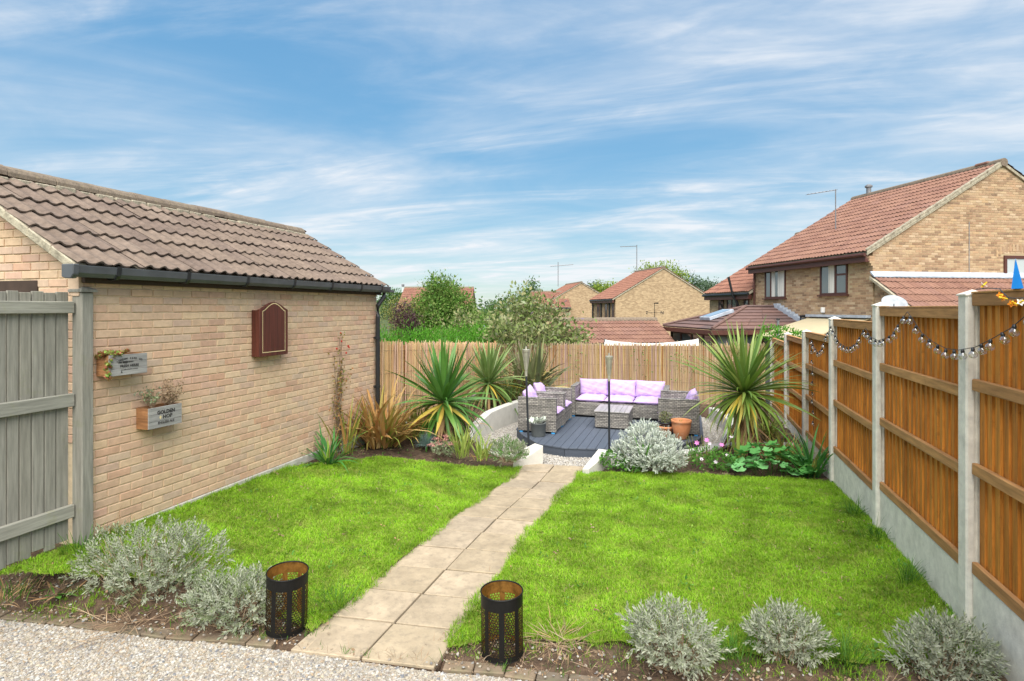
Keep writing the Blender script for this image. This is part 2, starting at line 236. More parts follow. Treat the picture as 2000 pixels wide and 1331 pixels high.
def wickermat():
    m = mat('wicker', (1, 1, 1), rough=.6, spec=.35); n, l, p = nodes_of(m)
    uv = n.new('ShaderNodeTexCoord'); b = n.new('ShaderNodeTexBrick'); l.new(uv.outputs['UV'], b.inputs['Vector'])
    b.inputs['Color1'].default_value = (.26, .24, .215, 1); b.inputs['Color2'].default_value = (.15, .14, .13, 1); b.inputs['Mortar'].default_value = (.030, .028, .026, 1)
    b.inputs['Scale'].default_value = 1; b.inputs['Brick Width'].default_value = .066; b.inputs['Row Height'].default_value = .030; b.inputs['Mortar Size'].default_value = .0042; b.inputs['Mortar Smooth'].default_value = .6; b.inputs['Bias'].default_value = 0
    mp = n.new('ShaderNodeMapping'); mp.inputs['Scale'].default_value = (1.2, 24, 1); l.new(uv.outputs['UV'], mp.inputs[0])
    nz = n.new('ShaderNodeTexNoise'); nz.inputs['Scale'].default_value = 1; nz.inputs['Detail'].default_value = 2; l.new(mp.outputs[0], nz.inputs['Vector'])
    r = n.new('ShaderNodeMapRange'); l.new(nz.outputs[0], r.inputs[0]); r.inputs[1].default_value = .3; r.inputs[2].default_value = .7; r.inputs[3].default_value = .55; r.inputs[4].default_value = 1.75
    mu = n.new('ShaderNodeMix'); mu.data_type = 'RGBA'; mu.blend_type = 'MULTIPLY'; mu.inputs[0].default_value = 1; l.new(b.outputs[0], mu.inputs[6]); l.new(r.outputs[0], mu.inputs[7]); l.new(mu.outputs[2], p.inputs['Base Color'])
    bp = n.new('ShaderNodeBump'); bp.inputs['Strength'].default_value = .9; bp.inputs['Distance'].default_value = .006; bp.invert = True; l.new(b.outputs['Fac'], bp.inputs['Height']); l.new(bp.outputs[0], p.inputs['Normal'])
wickermat()
# ------------------------------------------------------------------ mesh helpers
def rotz(a): c, s = math.cos(a), math.sin(a); return np.array([[c, -s, 0], [s, c, 0], [0, 0, 1.]])
def mesh_np(name, V, F, m=None, smooth=False):
    V = np.ascontiguousarray(V, dtype=np.float32); F = np.ascontiguousarray(F, dtype=np.int32); k = F.shape[1]
    me = bpy.data.meshes.new(name); me.vertices.add(len(V)); me.vertices.foreach_set('co', V.ravel())
    me.loops.add(F.size); me.loops.foreach_set('vertex_index', F.ravel()); me.polygons.add(len(F)); me.polygons.foreach_set('loop_start', np.arange(0, F.size, k, dtype=np.int32))
    me.update(calc_edges=True)
    me.polygons.foreach_set('use_smooth', np.full(len(F), bool(smooth)))
    if m: me.materials.append(MATS[m])
    return me
def link(name, me, parent=None, loc=(0, 0, 0), rot=(0, 0, 0), sc=None, kind=None):
    o = bpy.data.objects.new(name, me); COL.objects.link(o); o.location = loc; o.rotation_euler = rot
    if sc is not None: o.scale = sc if hasattr(sc, '__len__') else (sc,) * 3
    if parent: o.parent = parent
    if kind: o['kind'] = kind
    return o
def tag(o, label, cat, group=None):
    o['label'] = label; o['category'] = cat
    if group: o['group'] = group
    return o
def thing(name, label, cat, loc=(0, 0, 0), rz=0, group=None):
    return tag(link(name, None, None, loc, (0, 0, rz)), label, cat, group)
class MB:
    def __init__(s): s.v = []; s.f = []
    def add(s, V, F):
        b = len(s.v); s.v += [tuple(map(float, p)) for p in V]; s.f += [tuple(b + i for i in q) for q in F]; return s
    def box(s, x0, y0, z0, x1, y1, z1):
        return s.add([(x0, y0, z0), (x1, y0, z0), (x1, y1, z0), (x0, y1, z0), (x0, y0, z1), (x1, y0, z1), (x1, y1, z1), (x0, y1, z1)],
                     [(0, 3, 2, 1), (4, 5, 6, 7), (0, 1, 5, 4), (1, 2, 6, 5), (2, 3, 7, 6), (3, 0, 4, 7)])
    def prism(s, poly, z0, z1):                     # poly ccw in xy ; z0/z1 numbers or lists
        n = len(poly); a = z0 if hasattr(z0, '__len__') else [z0] * n; b = z1 if hasattr(z1, '__len__') else [z1] * n
        return s.add([(p[0], p[1], a[i]) for i, p in enumerate(poly)] + [(p[0], p[1], b[i]) for i, p in enumerate(poly)],
                     [tuple(range(n))[::-1], tuple(range(n, 2 * n))] + [(i, (i + 1) % n, n + (i + 1) % n, n + i) for i in range(n)])
    def ext(s, poly, o, u, w, d):                   # polygon in plane (o,u,w) extruded by vector d
        o, u, w, d = map(Vector, (o, u, w, d)); n = len(poly); A = [o + u * p[0] + w * p[1] for p in poly]
        return s.add(A + [p + d for p in A], [tuple(range(n))[::-1], tuple(range(n, 2 * n))] + [(i, (i + 1) % n, n + (i + 1) % n, n + i) for i in range(n)])
    def tube(s, pts, r, n=8, cap=True):
        pts = [Vector(p) for p in pts]; r = r if hasattr(r, '__len__') else [r] * len(pts); b = len(s.v); up = Vector((0, 0, 1)); V = []
        for i, p in enumerate(pts):
            t = (pts[min(i + 1, len(pts) - 1)] - pts[max(i - 1, 0)]).normalized(); a = t.cross(up if abs(t.z) < .95 else Vector((1, 0, 0))).normalized(); c = t.cross(a)
            V += [p + (a * math.cos(2 * math.pi * k / n) + c * math.sin(2 * math.pi * k / n)) * r[i] for k in range(n)]
        F = [(i * n + k, i * n + (k + 1) % n, (i + 1) * n + (k + 1) % n, (i + 1) * n + k) for i in range(len(pts) - 1) for k in range(n)]
        if cap: F += [tuple(range(n))[::-1], tuple(range((len(pts) - 1) * n, len(pts) * n))]
        return s.add(V, F)
    def lathe(s, prof, n=24, c=(0, 0, 0)):
        V = [(c[0] + r * math.cos(2 * math.pi * k / n), c[1] + r * math.sin(2 * math.pi * k / n), c[2] + z) for r, z in prof for k in range(n)]
        return s.add(V, [(i * n + k, i * n + (k + 1) % n, (i + 1) * n + (k + 1) % n, (i + 1) * n + k) for i in range(len(prof) - 1) for k in range(n)])
    def mesh(s, name, m=None, smooth=False, bevel=0, uv=False):
        me = bpy.data.meshes.new(name); me.from_pydata(s.v, [], s.f); me.update()
        if bevel:
            bm = bmesh.new(); bm.from_mesh(me); bmesh.ops.bevel(bm, geom=[e for e in bm.edges if len(e.link_faces) == 2 and e.calc_face_angle(0) > .5], offset=bevel, segments=1, affect='EDGES', profile=.5, clamp_overlap=True); bm.to_mesh(me); bm.free()
        if uv: metric_uv(me)
        if smooth: me.polygons.foreach_set('use_smooth', np.ones(len(me.polygons), dtype=bool))
        if m: me.materials.append(MATS[m])
        return me
    def obj(s, name, m, parent=None, loc=(0, 0, 0), rot=(0, 0, 0), smooth=False, bevel=0, uv=False, kind=None):
        return link(name, s.mesh(name, m, smooth, bevel, uv), parent, loc, rot, kind=kind)
def metric_uv(me):
    u = me.uv_layers.new(name='UVMap'); vs = me.vertices
    for p in me.polygons:
        n = p.normal; a = max(range(3), key=lambda i: abs(n[i]))
        for li in p.loop_indices:
            c = vs[me.loops[li].vertex_index].co
            u.data[li].uv = (c[1], c[2]) if a == 0 else ((c[0], c[2]) if a == 1 else (c[0], c[1]))
def structure(o): o['kind'] = 'structure'; return o
def stamp(V, F, Ms, P):
    """copies of a small template (V,F) under N 3x3 matrices and N positions, as one pair of arrays"""
    V = np.asarray(V, float); F = np.asarray(F); N = len(P); k = len(V)
    W_ = np.einsum('nij,kj->nki', np.asarray(Ms), V) + np.asarray(P)[:, None, :]
    return W_.reshape(-1, 3), (F[None] + (np.arange(N) * k)[:, None, None]).reshape(-1, F.shape[1])
def frames(D, roll=None):
    """matrices whose local +Z points along D"""
    D = np.asarray(D, float); D = D / np.maximum(np.linalg.norm(D, axis=1, keepdims=True), 1e-9)
    a = np.where(np.abs(D[:, 2:3]) < .95, np.array([[0, 0, 1.]]), np.array([[1., 0, 0]])); X = np.cross(a, D); X /= np.linalg.norm(X, axis=1, keepdims=True); Y = np.cross(D, X)
    r = rng.uniform(0, 2 * math.pi, len(D)) if roll is None else roll
    c, s = np.cos(r)[:, None], np.sin(r)[:, None]
    return np.stack([X * c + Y * s, -X * s + Y * c, D], axis=2)
def cat(parts):
    Vs, Fs, b = [], [], 0
    for V, F in parts: Vs.append(V); Fs.append(np.asarray(F) + b); b += len(V)
    return np.concatenate(Vs), np.concatenate(Fs)
LEAF = (np.array([[0, 0, 0], [.28, .04, .5], [0, 0, 1.], [-.28, .04, .5]]), np.array([[0, 1, 2, 3]]))
NARROW = (np.array([[0, 0, 0], [.10, .03, .5], [0, .04, 1.], [-.10, .03, .5]]), np.array([[0, 1, 2, 3]]))
def blob_points(blobs, n, fill=.55, rough=.18):
    """points spread over lumpy ellipsoids (cx,cy,cz,rx,ry,rz): mostly near the surface"""
    w = np.array([b[3] * b[4] + b[4] * b[5] + b[3] * b[5] for b in blobs]); idx = rng.choice(len(blobs), n, p=w / w.sum()); B = np.array(blobs)[idx]
    d = rng.normal(size=(n, 3)); d /= np.linalg.norm(d, axis=1, keepdims=True)
    r = (fill + (1 - fill) * rng.random(n) ** .6) * (1 + rough * np.sin(d[:, 0] * 7 + idx) * np.cos(d[:, 1] * 6 - idx) + rough * .7 * rng.normal(size=n) * .5)
    return B[:, :3] + d * r[:, None] * B[:, 3:6], d
def leaf_cloud(name, m, blobs, n, size, parent=None, tmpl=LEAF, fill=.55, up=.35, rough=.18, clump=0, loc=(0, 0, 0)):
    if clump:                                          # twigs that each carry a clump of leaves
        P0, d0 = blob_points(blobs, n // clump, fill, rough); P = np.repeat(P0, clump, 0) + rng.normal(size=(len(P0) * clump, 3)) * size * 1.3; d = np.repeat(d0, clump, 0)
    else: P, d = blob_points(blobs, n, fill, rough)
    D = d * .6 + rng.normal(size=d.shape) * .6 + np.array([0, 0, up]); M = frames(D) * (size * rng.uniform(.6, 1.35, len(P)))[:, None, None]
    V, F = stamp(*tmpl, M, P); return link(name, mesh_np(name, V, F, m), parent, loc)
def blade_mesh(name, m, length, width, bend, nseg=6, fold=.25, tip=.05):
    """a strap leaf: starts at the origin pointing up +Z and bends over towards +Y by `bend` radians"""
    V, F = [], []; y = z = 0.0
    for i in range(nseg + 1):
        t = i / nseg; a = bend * t ** 1.6; w = width * (min(1, .55 + 1.8 * t) if t < .35 else max(tip, 1 - ((t - .35) / .65) ** 1.8)) * .5
        V += [(-w, y + fold * w * math.cos(a), z - fold * w * math.sin(a) * 0), (0, y, z), (w, y + fold * w * math.cos(a), z)]
        y += math.sin(a) * length / nseg; z += math.cos(a) * length / nseg
        if i: b = 3 * i; F += [(b - 3, b - 2, b + 1, b), (b - 2, b - 1, b + 2, b + 1)]
    return mesh_np(name, np.array(V), np.array(F), m, True)
def aim(el, az, roll=0):                                # rotation taking the blade's +Z to elevation/azimuth, its bend side downward
    return (Matrix.Rotation(az - math.pi / 2, 3, 'Z') @ Matrix.Rotation(-(math.pi / 2 - el), 3, 'X') @ Matrix.Rotation(roll, 3, 'Z')).to_euler()
def blades_joined(name, parent, m, n, length, width, el, bend, spread=.03, loc=(0, 0, 0), az=(0, 2 * math.pi), nseg=5):
    parts = []
    for i in range(n):
        Lr = random.uniform(*length); me = blade_arrays(Lr, random.uniform(*width), random.uniform(*bend), nseg)
        a = random.uniform(*az); e = random.uniform(*el); Mx = np.array(aim(e, a, random.uniform(-.5, .5)).to_matrix())
        o = np.array([math.cos(a) * spread * random.random() + random.gauss(0, spread * .5), math.sin(a) * spread * random.random() + random.gauss(0, spread * .5), 0]); parts.append((me[0] @ Mx.T + o, me[1]))
    V, F = cat(parts); return link(name, mesh_np(name, V, F, m, True), parent, loc)
def blade_arrays(length, width, bend, nseg=5):
    V, F = [], []; y = z = 0.0
    for i in range(nseg + 1):
        t = i / nseg; a = bend * t ** 1.5; w = width * (min(1, .5 + 1.6 * t) if t < .4 else max(.06, 1 - ((t - .4) / .6) ** 1.8)) * .5
        V += [(-w, y + .2 * w, z), (w, y + .2 * w, z)]; y += math.sin(a) * length / nseg; z += math.cos(a) * length / nseg
        if i: b = 2 * i; F.append((b - 2, b - 1, b + 1, b))
    return np.array(V), np.array(F)
def text(s, size, m, parent, loc, rot, name='lettering', sx=1.0, bold=0.0, shear=0.0):
    cu = bpy.data.curves.new(name, 'FONT'); cu.body = s; cu.size = size; cu.align_x = 'CENTER'; cu.extrude = .0006; cu.offset = bold; cu.shear = shear; cu.resolution_u = 2
    t = bpy.data.objects.new(name, cu); COL.objects.link(t); bpy.context.view_layer.update()
    me = bpy.data.meshes.new_from_object(t.evaluated_get(bpy.context.evaluated_depsgraph_get())); bpy.data.objects.remove(t); me.materials.clear(); me.materials.append(MATS[m])
    return link(name, me, parent, loc, rot, (sx, 1, 1))
def scatter(name, base, insts, density, seed, smin, smax, tilt=.0, kind='stuff', flat=False):
    """geometry-node scatter of small loose pieces over a sheet"""
    o = link(name, base, kind=kind); g = bpy.data.node_groups.new(name, 'GeometryNodeTree')
    g.interface.new_socket('Geometry', in_out='INPUT', socket_type='NodeSocketGeometry'); g.interface.new_socket('Geometry', in_out='OUTPUT', socket_type='NodeSocketGeometry')
    n, l = g.nodes, g.links; gi = n.new('NodeGroupInput'); go = n.new('NodeGroupOutput'); dp = n.new('GeometryNodeDistributePointsOnFaces'); dp.inputs['Density'].default_value = density; dp.inputs['Seed'].default_value = seed
    l.new(gi.outputs[0], dp.inputs['Mesh']); jo = n.new('GeometryNodeJoinGeometry')
    for i in insts:
        s = n.new('GeometryNodeObjectInfo'); s.inputs['Object'].default_value = i; s.inputs['As Instance'].default_value = True; gtoi = n.new('GeometryNodeGeometryToInstance'); l.new(s.outputs['Geometry'], gtoi.inputs[0]); l.new(gtoi.outputs[0], jo.inputs[0])
    ip = n.new('GeometryNodeInstanceOnPoints'); ip.inputs['Pick Instance'].default_value = True; l.new(dp.outputs['Points'], ip.inputs['Points']); l.new(jo.outputs[0], ip.inputs['Instance'])
    ri = n.new('FunctionNodeRandomValue'); ri.data_type = 'INT'; ri.inputs[4].default_value = 0; ri.inputs[5].default_value = len(insts) - 1; ri.inputs[8].default_value = seed + 1; l.new(ri.outputs[2], ip.inputs['Instance Index'])
    rr = n.new('FunctionNodeRandomValue'); rr.data_type = 'FLOAT_VECTOR'; rr.inputs[0].default_value = (-tilt, -tilt, 0); rr.inputs[1].default_value = (tilt, tilt, 6.28); rr.inputs[8].default_value = seed + 2; l.new(rr.outputs[0], ip.inputs['Rotation'])
    rs = n.new('FunctionNodeRandomValue'); rs.data_type = 'FLOAT'; rs.inputs[2].default_value = smin; rs.inputs[3].default_value = smax; rs.inputs[8].default_value = seed + 3; l.new(rs.outputs[1], ip.inputs['Scale'])
    l.new(ip.outputs[0], go.inputs[0]); md = o.modifiers.new('scatter', 'NODES'); md.node_group = g
    return o
def loose(name, me):                                    # template for scatter, not placed in the scene
    return bpy.data.objects.new(name, me)
def lerp_tab(t, x):
    k = sorted(t); return float(np.interp(x, k, [t[i] for i in k]))
# ------------------------------------------------------------------ ground, lawn, path, gravel
EDGE = [(-5.3, 2.93), (-4.985, 2.967), (-4.54, 3.03), (-4.165, 3.076), (-3.53, 3.14), (-3.21, 3.21), (-2.67, 3.28), (-1.565, 3.38), (-1.21, 3.45), (-.88, 3.477), (-.3, 3.53), (.6, 3.6), (1.9, 3.7)]
ZPATH = {2: 0, 5.1: 0, 6: -.02, 7: -.08, 7.8: -.125, 8.8: -.13, 15: -.13}
ZWALL = {2: .33, 3.9: .33, 6.3: .29, 8.3: .18, 9.5: .15, 12: .12, 15: .1}
ZFEN = {2: .10, 4.7: .12, 6.7: .12, 8.6: .01, 10.5: 0, 15: -.05}
def gz(x, y):
    p = lerp_tab(ZPATH, y)
    if x < -2.6: return p + .02 + (lerp_tab(ZWALL, y) - p - .02) * min(1, ((-2.6 - x) / 2.36)) ** .9
    if x > -1.57: return p + .02 + (lerp_tab(ZFEN, y) - p - .02) * min(1, (x + 1.57) / 3.4)
    return p + .02
PIT = [(-2.45, 8.80), (-3.15, 8.98), (-3.72, 9.45), (-3.86, 9.9), (-3.82, 10.7), (-3.65, 11.7), (-3.35, 12.8), (-2.5, 13.6), (-.9, 13.9), (.2, 13.75), (.50, 13.4), (.72, 12.5), (.78, 11.4), (.58, 10.35), (.06, 9.62), (-.6, 9.18), (-1.32, 8.98)]
PZ = [-.06, -.05, -.02, .09, .27, .30, .30, .30, .28, .2, .13, .17, .17, .06, .03, .06, .10]
def inside(poly, x, y):
    r = False; n = len(poly)
    for i in range(n):
        x1, y1 = poly[i]; x2, y2 = poly[(i + 1) % n]
        if (y1 > y) != (y2 > y) and x < (x2 - x1) * (y - y1) / (y2 - y1) + x1: r = not r
    return r
def bedlift(x, y):                                     # raised beds behind the ring wall
    if y < 9 or inside(PIT, x, y): return 0
    return .12 * min(1, (y - 9) / 1.0) if x < -2.5 else .05 * min(1, (y - 9))
def sheet(name, xs, ys, zf, m, keep=None):
    V = [(x, y, zf(x, y)) for y in ys for x in xs]; nx = len(xs); F = [(j * nx + i, j * nx + i + 1, (j + 1) * nx + i + 1, (j + 1) * nx + i) for j in range(len(ys) - 1) for i in range(nx - 1) if keep is None or keep((xs[i] + xs[i + 1]) / 2, (ys[j] + ys[j + 1]) / 2)]
    return mesh_np(name, np.array(V), np.array(F), m, True)
def soil_z(x, y):
    if inside(PIT, x, y): return -.22
    e = float(np.interp(x, [q[0] for q in EDGE], [q[1] for q in EDGE])) + .06
    if y < e: return -.08
    pth = -.09 if (-2.52 < x < -1.66 and y < 8.9) else 0
    n = .02 * math.sin(x * 9 + y * 3) * math.sin(y * 11 - x * 2)
    k = min(1, (y - e) / .30); k = k * k * (3 - 2 * k); return (gz(x, y) - .03) * k - .02 * (1 - k) + pth + bedlift(x, y) + (n if not pth else 0)
structure(link('soil', sheet('soil', list(np.linspace(-6.35, 2.05, 108)), list(np.linspace(1.0, 15.3, 190)), soil_z, 'soil')))
def far_z(x, y):
    return -1.0 - 1.2 * min(1, max(0, (y - 18) / 26)) if y > 15.5 else -.5 - .5 * min(1, max(0, (y - 12) / 4))
gx = [-900, -400, -160, -80, -50, -35, -25, -18, -12, -8, -5, 0, 3, 6, 9, 14, 20, 30, 50, 90, 200, 500, 900]; gy = [-60, -10, 0, 6, 12, 15.5, 18, 22, 26, 30, 36, 44, 60, 80, 120, 200, 400, 900, 2000]
structure(link('ground', sheet('ground', gx, gy, far_z, 'field')))
# lawn: two halves either side of the path
def lawn_mesh(name, xs, front, far, m, lift=0.0, ny=40):
    V = []; nx = len(xs)
    for j in range(ny + 1):
        for x in xs:
            y0, y1 = lerp_tab(front, x), lerp_tab(far, x); y = y0 + (y1 - y0) * j / ny + .025 * math.sin(x * 23 + j) * (1 if j in (0, ny) else 0); x = x + .09 * min(1, max(0, (y - 3.3) / 5.4)) * (1 - abs(x - (-2.59 if x < -2 else -1.575)) / 3.5) * (1.45 if x < -2 else .55); V.append((x, y, gz(x, y) + lift + .012 * math.sin(x * 5 + y * 3.1) * math.sin(y * 4 - x)))
    F = [(j * nx + i, j * nx + i + 1, (j + 1) * nx + i + 1, (j + 1) * nx + i) for j in range(ny) for i in range(nx - 1)]
    return np.array(V), np.array(F)
FL = {-5.1: 2.9, -4.9: 3.0, -4.6: 3.16, -4.2: 3.38, -3.5: 3.60, -3.0: 3.56, -2.56: 3.46}; FL2 = {-5.1: 5.9, -4.98: 6.0, -4.9: 6.35, -4.35: 7.45, -3.2: 7.95, -2.54: 8.45}
FR = {-1.58: 3.56, -1.3: 3.80, -.6: 3.92, 0: 3.98, 1.0: 4.10, 1.86: 4.40}; FR2 = {-1.6: 8.45, -1.2: 8.5, 0: 8.62, 1.86: 8.6}
lw = cat([lawn_mesh('l', np.linspace(-5.02, -2.58, 31), FL, FL2, None, .0), lawn_mesh('l', np.linspace(-1.585, 1.84, 40), FR, FR2, None, .0)])
structure(link('lawn', mesh_np('lawn', *lw, 'thatch', True)))
def tuft(name, m, nb, hmin, hmax, w, sp, lean):
    parts = []
    for i in range(nb):
        V, F = blade_arrays(random.uniform(hmin, hmax), w * random.uniform(.7, 1.2), random.uniform(.3, 1.3), 3); a = random.uniform(0, 6.28)
        Mx = np.array(aim(random.uniform(lean, 1.5), a, random.uniform(-1, 1)).to_matrix()); parts.append((V @ Mx.T + np.array([random.gauss(0, sp), random.gauss(0, sp), -.004]), F))
    return loose(name, mesh_np(name, *cat(parts), m))
tufts = [tuft('grass_tuft', 'grass', 9, .012, .030, .0038, .017, .5) for _ in range(9)] + [tuft('grass_tuft', 'grass', 9, .024, .050, .0042, .015, .65) for _ in range(2)]
scatter('grass', mesh_np('grass', *lw), tufts, 3600, 5, .65, 1.25, .12)
def strip(pts, w):
    P = [np.array(p) for p in pts]; V = []; F = []
    for i, p in enumerate(P):
        t = P[min(i + 1, len(P) - 1)] - P[max(i - 1, 0)]; nrm = np.array([-t[1], t[0]]) / np.linalg.norm(t) * w / 2
        for q in (p - nrm, p + nrm): V.append((q[0], q[1], gz(q[0], q[1])))
        if i: b = 2 * i; F.append((b - 2, b, b + 1, b - 1))
    return np.array(V), np.array(F)
ys = np.linspace(3.6, 8.4, 25)
es = cat([strip([(-2.60 + .13 * (y - 3.3) / 5.4 + .04 * math.sin(y * 5), y) for y in ys], .12), strip([(-1.57 + .04 * (y - 3.3) / 5.4 + .04 * math.sin(y * 4 + 1), y) for y in ys], .12), strip([(1.80, y) for y in np.linspace(4.5, 8.5, 20)], .14), strip([(-4.9, y) for y in np.linspace(3.7, 6.2, 14)], .1)])
long_tufts = [tuft('long_tuft', 'grass', 10, .03, .068, .0042, .014, .7) for _ in range(5)]
scatter('edge_grass', mesh_np('edge_grass', *es), long_tufts, 900, 8, .6, 1.1, .25)
# weeds and fallen brown leaves in the lawn
def weed_mesh(m, n, s):
    D = rng.normal(size=(n, 3)) * .6 + np.array([0, 0, .35]); V, F = stamp(*LEAF, frames(D) * (s * rng.uniform(.5, 1.2, n))[:, None, None], rng.normal(size=(n, 3)) * np.array([s, s, .004]) + np.array([0, 0, .012])); return mesh_np('weed', V, F, m)
scatter('lawn_weeds', mesh_np('lawn_weeds', *lw), [loose('weed', weed_mesh('mid_green', 9, .03)), loose('weed', weed_mesh('strap_heart', 8, .022)), loose('weed', weed_mesh('dry_stem', 7, .022)), loose('weed', weed_mesh('leaf_dead', 3, .022))] + [tuft('weed', 'grass_dark', 14, .02, .05, .005, .03, .4) for _ in range(2)] + [tuft('weed', 'dry_stem', 12, .015, .04, .004, .04, .2) for _ in range(2)], 34, 21, .5, 1.4, .3)
# path of paired slabs
path = structure(link('path', None))
zp = lambda y: lerp_tab(ZPATH, y)
for r in range(12):
    y0 = 3.315 + r * .451; w = .515 - .004 * r; cx = -2.09 + .09 * r / 12
    for c in (0, 1):
        xa = cx + (c - 1) * w + .007; xb = cx + c * w - .007; sk = .115
        y = lambda x, yy: yy + sk * (x - cx)
        P = [(xa, y(xa, y0 + .007)), (xb, y(xb, y0 + .007)), (xb, y(xb, y0 + .443)), (xa, y(xa, y0 + .443))]; dz = random.uniform(-.005, .005)
        MB().prism(P, [zp(p[1]) - .06 for p in P], [zp(p[1]) + .012 + dz for p in P]).obj('slab', 'slab', path, bevel=.005)
MB().prism([(-2.60, 3.26), (-1.57, 3.38), (-1.58, 8.8), (-2.42, 8.7)], [-.1, -.1, -.25, -.25], [-.012, -.012, -.15, -.15]).obj('bed', 'soil', path)
# gravel: driveway in front and ring round the deck
ex = [e[0] for e in EDGE]; ey = [e[1] for e in EDGE]
eyf = lambda x: float(np.interp(x, ex, ey))
V = []; xs = np.linspace(-5.3, 1.9, 60)
for j in range(9):
    for x in xs: y1 = eyf(x) - .02; V.append((x, 1.6 + (y1 - 1.6) * j / 8, -.012))
F = [(j * 60 + i, j * 60 + i + 1, (j + 1) * 60 + i + 1, (j + 1) * 60 + i) for j in range(8) for i in range(59)]
drive = (np.array(V), np.array(F)); structure(link('gravel_drive', mesh_np('gravel_drive', *drive, 'gravel_bed')))
def pebble(name, m, s):
    bm = bmesh.new(); bmesh.ops.create_icosphere(bm, subdivisions=1, radius=s)
    k = [random.uniform(.7, 1.3), random.uniform(.6, 1.1), random.uniform(.4, .75)]
    for v in bm.verts: v.co = Vector([c * q * random.uniform(.8, 1.15) for c, q in zip(v.co, k)])
    me = bpy.data.meshes.new(name); bm.to_mesh(me); bm.free(); me.materials.append(MATS[m]); return loose(name, me)
scatter('gravel', mesh_np('gravel', *drive), [pebble('pebble', 'pebble', .010) for _ in range(8)], 5600, 31, .5, 1.6, .5)
fr_ = cat([strip([(x_, lerp_tab(FL, x_) - .06) for x_ in np.linspace(-5.2, -2.7, 22)], .24), strip([(x_, lerp_tab(FR, x_) - .07) for x_ in np.linspace(-1.5, 1.8, 26)], .22)])
for v in fr_[0]: v[2] = soil_z(v[0], v[1]) + .005
scatter('border_grass', mesh_np('border_grass', *fr_), long_tufts + tufts[:4], 520, 51, .5, 1.1, .25)
stray = sheet('stray', list(np.linspace(-5.3, 1.8, 32)), list(np.linspace(0, 1, 4)), lambda x, y: 0, None); sv = np.zeros(len(stray.vertices) * 3, dtype=np.float32); stray.vertices.foreach_get('co', sv); sv = sv.reshape(-1, 3)
for v in sv: v[1] = eyf(v[0]) + .0 + v[1] * .34; v[2] = max(soil_z(v[0], v[1]), .006 if v[1] < eyf(v[0]) + .1 else -1) + .012
stray.vertices.foreach_set('co', sv.ravel())
scatter('stray_gravel', stray, [pebble('pebble', 'pebble', .011) for _ in range(4)], 260, 33, .5, 1.3, .5)
litter = [loose('litter', weed_mesh('dry_stem', 6, .03)), loose('litter', weed_mesh('leaf_dead', 4, .02)), tuft('litter', 'dry_stem', 7, .05, .14, .003, .03, .02), tuft('litter', 'grass_dark', 5, .03, .08, .004, .012, .5)]
scatter('bed_litter', stray.copy(), litter, 300, 35, .5, 1.2, .5)
pitm = sheet('pit', list(np.linspace(-3.95, .85, 49)), list(np.linspace(8.6, 14, 55)), lambda x, y: -.135, None, lambda x, y: inside(PIT, x, y) or (-2.5 < x < -1.3 and 8.66 < y < 9.2))
structure(link('gravel_ring', sheet('gravel_ring', list(np.linspace(-3.95, .85, 49)), list(np.linspace(8.6, 14, 55)), lambda x, y: -.145, 'gravel_bed', lambda x, y: inside(PIT, x, y) or (-2.5 < x < -1.3 and 8.66 < y < 9.2))))
scatter('ring_gravel', pitm, [pebble('pebble', 'pebble_grey', .013) for _ in range(6)], 2600, 41, .5, 1.3, .5)
beds = sheet('beds', list(np.linspace(-4.95, 1.8, 68)), list(np.linspace(6.2, 13.5, 73)), lambda x, y: soil_z(x, y) + .01, None, lambda x, y: not inside(PIT, x, y) and ((x < -2.6 and y > lerp_tab(FL2, x)) or (x > -1.3 and y > 8.6)))
scatter('border_litter', beds, litter + [loose('litter', weed_mesh('mid_green', 7, .03))], 45, 43, .5, 1.2, .5)
# brick edging between gravel and border
edge = structure(link('edging', None))
def along(P, step):
    out = []; d = 0.0
    for a, b in zip(P, P[1:]):
        l_ = math.dist(a, b)
        while d < l_: t = d / l_; out.append((a[0] + (b[0] - a[0]) * t, a[1] + (b[1] - a[1]) * t, math.atan2(b[1] - a[1], b[0] - a[0]))); d += step
        d -= l_
    return out
em = MB().box(-.098, -.05, -.06, .098, .05, 0).mesh('edging_brick', 'edging_brick', bevel=.006)
for x, y, a in along(EDGE, .205):
    if -2.76 < x < -1.45: continue
    link('edging_brick', em, edge, (x, y + .045, .000 + random.uniform(-.010, .006)), (random.uniform(-.03, .03), random.uniform(-.03, .03), a + random.uniform(-.03, .03)))
